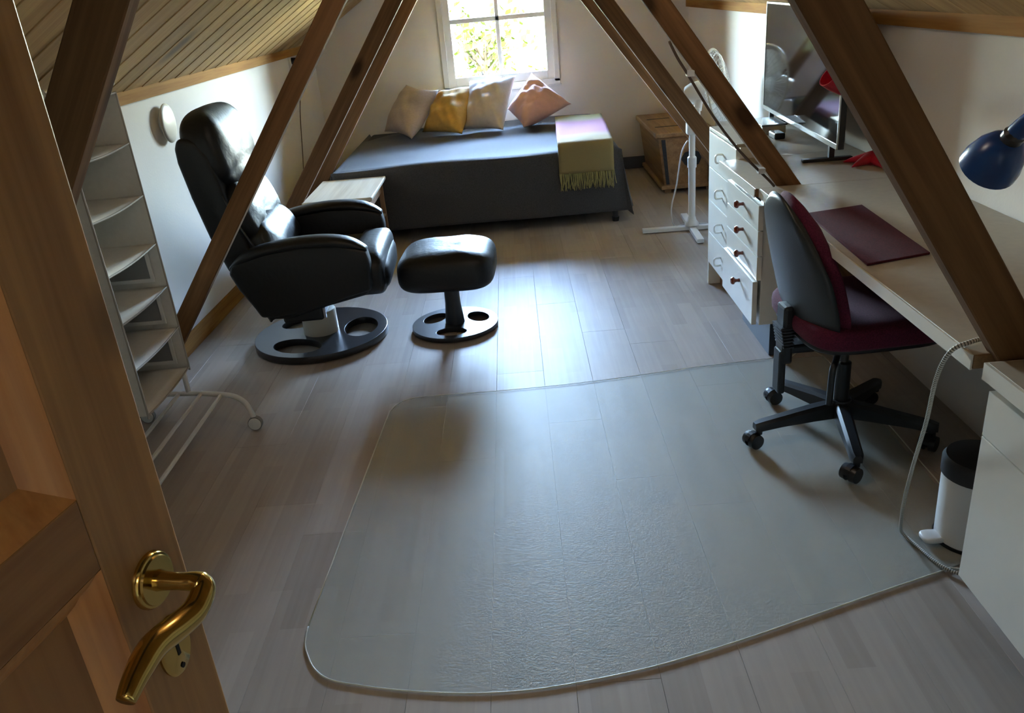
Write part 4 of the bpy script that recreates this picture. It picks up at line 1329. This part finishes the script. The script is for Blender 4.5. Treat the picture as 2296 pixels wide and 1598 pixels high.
# cable clipped under the beam by the knobbed drawers
cc = thing('beam_cable', 'brown cable in white clips along the beam over the drawers', 'cable', (0.73, 3.04, 1.0))
pts = [(0.557, 3.056, 1.290), (0.582, 3.035, 1.234), (0.618, 3.03, 1.175), (0.709, 3.03, 1.025), (0.807, 3.03, 0.894), (0.912, 3.035, 0.784), (0.940, 3.045, 0.7535)]
obj('cord', tube([Vector(p) - Vector((0.73, 3.04, 1.0)) for p in pts], 0.0048, 8, 5), 'cord_brown', cc, smooth='all')
for p in ((0.622, 3.03, 1.178), (0.884, 3.035, 0.815)):
    v = Vector(p) - Vector((0.73, 3.04, 1.0))
    obj('clip', BOX(v - Vector((0.009, 0.012, 0.008)), v + Vector((0.016, 0.02, 0.012)), 0.002), 'white_plastic', cc)

# braided flex over the desk end down to the floor
tag(obj('braided_flex', tube([(1.02, 1.66, 0.755), (0.96, 1.59, 0.755), (0.905, 1.562, 0.758), (0.868, 1.57, 0.735), (0.862, 1.60, 0.66), (0.885, 1.66, 0.52), (0.905, 1.73, 0.36), (0.93, 1.80, 0.21), (0.965, 1.87, 0.08), (0.995, 1.915, 0.014), (1.010, 1.86, 0.0095),
                              (1.03, 1.78, 0.0095), (1.06, 1.735, 0.0095), (1.10, 1.72, 0.008)], 0.0048, 8, 8, uv=True), 'braided_cord', smooth='all'),
    'black and white braided flex hanging over the desk end to the floor', 'cable')

# ------------------------------------------------------------------ pedal bin under the desk
bn = thing('pedal_bin', 'small white pedal bin with black lid under the desk end', 'bin', (1.165, 1.885, 0))
obj('body', lathe([(0, 0.012), (0.088, 0.012), (0.088, 0.02), (0.090, 0.225), (0.0, 0.225)], 32), 'white_metal', bn, smooth=True)
obj('lid', lathe([(0.0935, 0.215), (0.0935, 0.255), (0.085, 0.268), (0.04, 0.275), (0, 0.276)], 32), 'black_plastic', bn, smooth=True)
obj('base_ring', lathe([(0.0, 0.0035), (0.09, 0.0035), (0.092, 0.014), (0.0, 0.014)], 32), 'black_plastic', bn, smooth=True)
pd = superbox((-0.105, -0.005, 0.020), (0.06, 0.055, 0.016), 0.6, 20, 8, 0.5)
obj('pedal', pd, 'white_plastic', bn, smooth='all')
obj('hinge_bar', BOX((-0.03, -0.101, 0.02), (0.03, -0.088, 0.23), 0.003), 'white_plastic', bn)

# ------------------------------------------------------------------ chair mat on the floor
near = [(-0.655, 1.72), (-0.65, 1.66), (-0.634, 1.616), (-0.605, 1.565), (-0.56, 1.527), (-0.48, 1.500), (-0.378, 1.476), (-0.27, 1.458), (-0.164, 1.449), (-0.06, 1.450), (0.046, 1.462), (0.155, 1.480), (0.263, 1.504),
        (0.44, 1.556), (0.619, 1.616), (0.84, 1.692), (1.057, 1.765), (1.20, 1.82)]
far = [(1.20, 3.120), (1.05, 3.125), (0.985, 3.140), (0.66, 3.115), (0.336, 3.070), (0.07, 3.048), (-0.188, 3.042), (-0.40, 3.045), (-0.50, 3.04), (-0.555, 3.01), (-0.585, 2.95), (-0.60, 2.8)]
mt = thing('chair_mat', 'translucent plastic floor mat with a bowed front under the office chair', 'floor mat', (0.3, 2.3, 0.0012))
bm = prism(near + far, 2, 0.0012, 0.0050)
bmesh.ops.translate(bm, verts=bm.verts, vec=-Vector((0.3, 2.3, 0.0012)))
obj('sheet', bm, 'cloudy_vinyl', mt)
bm = tube([(p[0] - 0.3, p[1] - 2.3, 0.0022) for p in near + far + [near[0]]], 0.0022, 8, 4)
obj('edge_glint_lip', bm, 'vinyl_edge_glint', mt, smooth='all')  # added lip, its paler colour paints the highlight line along the mat edge

# ------------------------------------------------------------------ office chair
oc = thing('office_chair', 'maroon office chair with dark grey plastic back pushed under the desk', 'office chair', (1.03, 2.50, 0.0048), math.radians(4))
obj('hub', lathe([(0, 0.075), (0.036, 0.075), (0.040, 0.10), (0.034, 0.135), (0, 0.135)], 22), 'black_plastic', oc, smooth=True)
for a in (184, 256, 328, 40, 112):
    Rz = Matrix.Rotation(math.radians(a), 4, 'Z')
    b = bmesh.new()
    sec = [(0.02, 0.024, 0.072, 0.130), (0.10, 0.023, 0.072, 0.122), (0.22, 0.021, 0.068, 0.104), (0.285, 0.020, 0.062, 0.094), (0.305, 0.014, 0.064, 0.088)]
    rg = []
    for x_, hw, z0, z1 in sec:
        rg.append([b.verts.new(p) for p in ((x_, -hw, z0), (x_, hw, z0), (x_, hw, z1 - 0.010), (x_, hw * 0.6, z1), (x_, -hw * 0.6, z1), (x_, -hw, z1 - 0.010))])
    for P_, Q_ in zip(rg, rg[1:]):
        for k in range(6): b.faces.new((P_[k], P_[(k + 1) % 6], Q_[(k + 1) % 6], Q_[k]))
    b.faces.new(rg[0]); b.faces.new(rg[-1][::-1])
    bmesh.ops.transform(b, matrix=Rz, verts=b.verts)
    sp = obj('base_arm', b, 'black_plastic', oc, smooth=True)
    tw_ = Rz @ Vector((0.288, 0, 0))
    cdir = math.radians(198 + 0.15 * (a - 180))
    b = bmesh.new()
    cyl(b, tw_ + Vector((0, 0, 0.045)), tw_ + Vector((0, 0, 0.078)), 0.012, 0.012, 12)
    u_ = Vector((math.cos(cdir), math.sin(cdir), 0)); w_ = Vector((-u_.y, u_.x, 0))
    ctr = tw_ + u_ * 0.024 + Vector((0, 0, 0.0278))
    for s in (-1, 1):
        cyl(b, ctr + w_ * s * 0.008, ctr + w_ * s * 0.026, 0.0275, 0.0255, 18)
    cyl(b, ctr - w_ * 0.01, ctr + w_ * 0.01, 0.019, 0.019, 14)
    hood = []
    for k in range(9):
        an = PI * (0.05 + 0.75 * k / 8)
        hood.append(ctr + u_ * 0.031 * math.cos(an) + Vector((0, 0, 0.031 * math.sin(an))))
    for i in range(8):
        p, q_ = hood[i], hood[i + 1]
        vs_ = [b.verts.new(p - w_ * 0.009), b.verts.new(p + w_ * 0.009), b.verts.new(q_ + w_ * 0.009), b.verts.new(q_ - w_ * 0.009)]
        b.faces.new(vs_)
    obj('castor', b, 'black_plastic', oc, smooth=True)
obj('gas_lift', lathe([(0.025, 0.13), (0.025, 0.27), (0.015, 0.275), (0.015, 0.38), (0, 0.38)], 18), 'black_plastic', oc, smooth=True)
obj('mechanism', BOX((-0.14, -0.075, 0.355), (0.13, 0.075, 0.405), 0.012), 'black_plastic', oc)
stc = superbox((0.035, 0, 0.445), (0.47, 0.485, 0.10), 0.42, 44, 20, 0.6)
for v in stc.verts:
    if v.co.z > 0.44: v.co.z += 0.012 * (v.co.y / 0.24) ** 2 - 0.02 * max(0, (v.co.x - 0.16) / 0.1) ** 2
obj('seat', stc, 'maroon_fabric', oc, smooth='all')
obj('seat_pan', superbox((0.03, 0, 0.408), (0.44, 0.44, 0.045), 0.45, 36, 10, 0.6), 'black_plastic', oc, smooth='all')
def back_pt(y, z, off):
    """curved backrest: y across (-1..1), z along (0..1)"""
    zz_ = 0.415 + 0.452 * z
    w = 0.240 * (1 - 0.50 * max(0, (z - 0.36) / 0.64) ** 1.9) * (1 - 0.30 * max(0, (0.28 - z) / 0.28) ** 2)
    lean_ = -0.160 - 0.035 * z - 0.052 * z * z - 0.014 * math.sin(PI * z)
    wrap = 0.050 * abs(y) ** 2 * (1 - 0.75 * z * z)
    zz_ -= 0.06 * abs(y) ** 2.2 * max(0, z - 0.5) / 0.5
    return Vector((lean_ + wrap + off, y * w, zz_))
def blob(off0, off1, ins, ymul=1.0):
    n, m_ = 22, 22
    bm = bmesh.new()
    F = []; G = []
    for j in range(m_ + 1):
        f, g = [], []
        for i in range(n + 1):
            y = (2 * i / n - 1); z = j / m_
            e = min(1, (1 - abs(y)) * 6) ** 0.5 * min(1, min(z, 1 - z) * 8) ** 0.5
            yy = y * ins; zz_ = 0.5 + (z - 0.5) * ins
            # round the top and bottom outline
            f.append(bm.verts.new(back_pt(yy, zz_, off0 + (off1 - off0) * 0.5 * (1 - e))))
            g.append(bm.verts.new(back_pt(yy, zz_, off1 - (off1 - off0) * 0.5 * (1 - e))))
        F.append(f); G.append(g)
    for j in range(m_):
        for i in range(n):
            bm.faces.new((F[j][i], F[j][i + 1], F[j + 1][i + 1], F[j + 1][i]))
            bm.faces.new((G[j][i], G[j + 1][i], G[j + 1][i + 1], G[j][i + 1]))
    bmesh.ops.remove_doubles(bm, verts=bm.verts, dist=1e-5)
    return bm
obj('back_shell', blob(-0.022, 0.008, 1.0), 'grey_shell', oc, smooth='all')
obj('back_upholstery', blob(0.006, 0.052, 0.985), 'maroon_fabric', oc, smooth='all')
# back stem with bellows, lever
st_ = bmesh.new()
box(st_, (-0.225, -0.036, 0.30), (-0.190, 0.036, 0.50), 0.010)
box(st_, (-0.215, -0.034, 0.335), (-0.08, 0.034, 0.365), 0.008)
ss = obj('back_stem', st_, 'black_plastic', oc)
for k in range(7):
    obj('bellows_rib', BOX((-0.236 + 0.002 * k, -0.04, 0.425 - 0.011 * k), (-0.19, 0.04, 0.431 - 0.011 * k), 0.002), 'dark_steel', ss)
obj('stem_cover', BOX((-0.232, -0.030, 0.19), (-0.208, 0.030, 0.345), 0.008), 'black_plastic', oc)
obj('height_lever', tube([(-0.05, -0.07, 0.375), (-0.12, -0.19, 0.37), (-0.14, -0.215, 0.35), (-0.145, -0.22, 0.24)], 0.010, 8, 4), 'black_plastic', oc, smooth='all')

# ------------------------------------------------------------------ unseen fill lights, added out of frame to brighten the near floor
m, t, p = new_mat('fill_glow')
p.inputs['Base Color'].default_value = (0.8, 0.75, 0.65, 1)
p.inputs['Emission Color'].default_value = (1.0, 0.90, 0.78, 1)
p.inputs['Emission Strength'].default_value = 0.22
for lx, ly, lz, lab in ((-0.1, -0.85, 1.93, 'round unseen fill light added on the landing behind the camera'),
                        (-0.02, 2.30, 1.93, 'round unseen fill light added under the ridge above the floor mat')):
    ll = thing('fill_light', lab, 'lamp', (lx, ly, lz))
    if ly < 0:
        mm = MATS['fill_glow'].copy(); MATS['fill_glow_landing'] = mm; mm.name = 'fill_glow_landing'
        mm.node_tree.nodes['Principled BSDF'].inputs['Emission Strength'].default_value = 0.28
    obj('fill_globe', lathe([(0, -0.10), (0.07, -0.09), (0.13, -0.04), (0.145, 0.01), (0.13, 0.05), (0, 0.05)], 28), 'fill_glow_landing' if ly < 0 else 'fill_glow', ll, smooth='all')
    obj('fill_mount', lathe([(0.05, 0.04), (0.05, 0.10), (0.02, 0.12), (0.02, 0.26)], 18), 'white_plastic', ll, smooth=True)

# ------------------------------------------------------------------ garden outside the window
g = obj('ground', BOX((-90, 8.2, -3.3), (90, 140, -3.0)), 'lawn'); struct(g, 'sunlit lawn outside the window')
def tree(loc, h, crown_r, crown_z, nleaf, seed, label, mat, leafs):
    rnd = random.Random(seed)
    t = thing('garden_tree', label, 'tree', loc)
    b = bmesh.new()
    tube([(0, 0, 0), (0.05, 0.02, h * 0.4), (0.0, 0.05, h * 0.8), (0.05, 0, h)], lambda s: 0.11 * (1 - s) + 0.015, 8, 4, bm=b)
    tips = []
    for k in range(16):
        a = rnd.uniform(0, 2 * PI); z0 = h * rnd.uniform(0.76, 0.97)
        L = crown_r * rnd.uniform(0.6, 1.0)
        e = Vector((L * math.cos(a), L * math.sin(a), z0 + rnd.uniform(0.3, 1.0)))
        mid = Vector((e.x * 0.5, e.y * 0.5, z0 + 0.25))
        tube([(0, 0, z0), mid, e], lambda s: 0.03 * (1 - s) + 0.006, 5, 3, bm=b)
        tips += [mid, e, (mid + e) / 2]
    obj('trunk', b, 'bark', t, smooth='all')
    b = bmesh.new()
    cl_ = [tp + Vector((rnd.gauss(0, 0.16), rnd.gauss(0, 0.16), rnd.gauss(0, 0.15))) for tp in tips for _ in range(3)]
    for k in range(nleaf):
        c = rnd.choice(cl_) + Vector((rnd.gauss(0, 0.10), rnd.gauss(0, 0.10), rnd.gauss(0, 0.09)))
        q_ = Vector((rnd.gauss(0, 1), rnd.gauss(0, 1), rnd.gauss(0, 1))).normalized()
        u_ = q_.orthogonal().normalized(); w_ = q_.cross(u_)
        s = leafs * rnd.uniform(0.7, 1.3)
        vs_ = [b.verts.new(c + d_) for d_ in (u_ * s, w_ * s * 0.6, -u_ * s, -w_ * s * 0.6)]
        b.faces.new(vs_)
    o = obj('foliage', b, mat, t); o['kind'] = 'stuff'
    return t
tree((-0.42, 14.6, -3.0), 3.75, 0.55, 0, 420, 11, 'leafy green tree seen through the lower window panes', 'leaf', 0.075)
tree((-1.50, 17.5, -3.0), 5.3, 0.75, 0, 380, 12, 'taller tree at the left edge of the window view', 'leaf', 0.08)
tree((1.1, 22.0, -3.0), 2.5, 0.8, 0, 160, 13, 'low yellow-green tree far off in the right lower pane', 'leaf_yellow', 0.09)
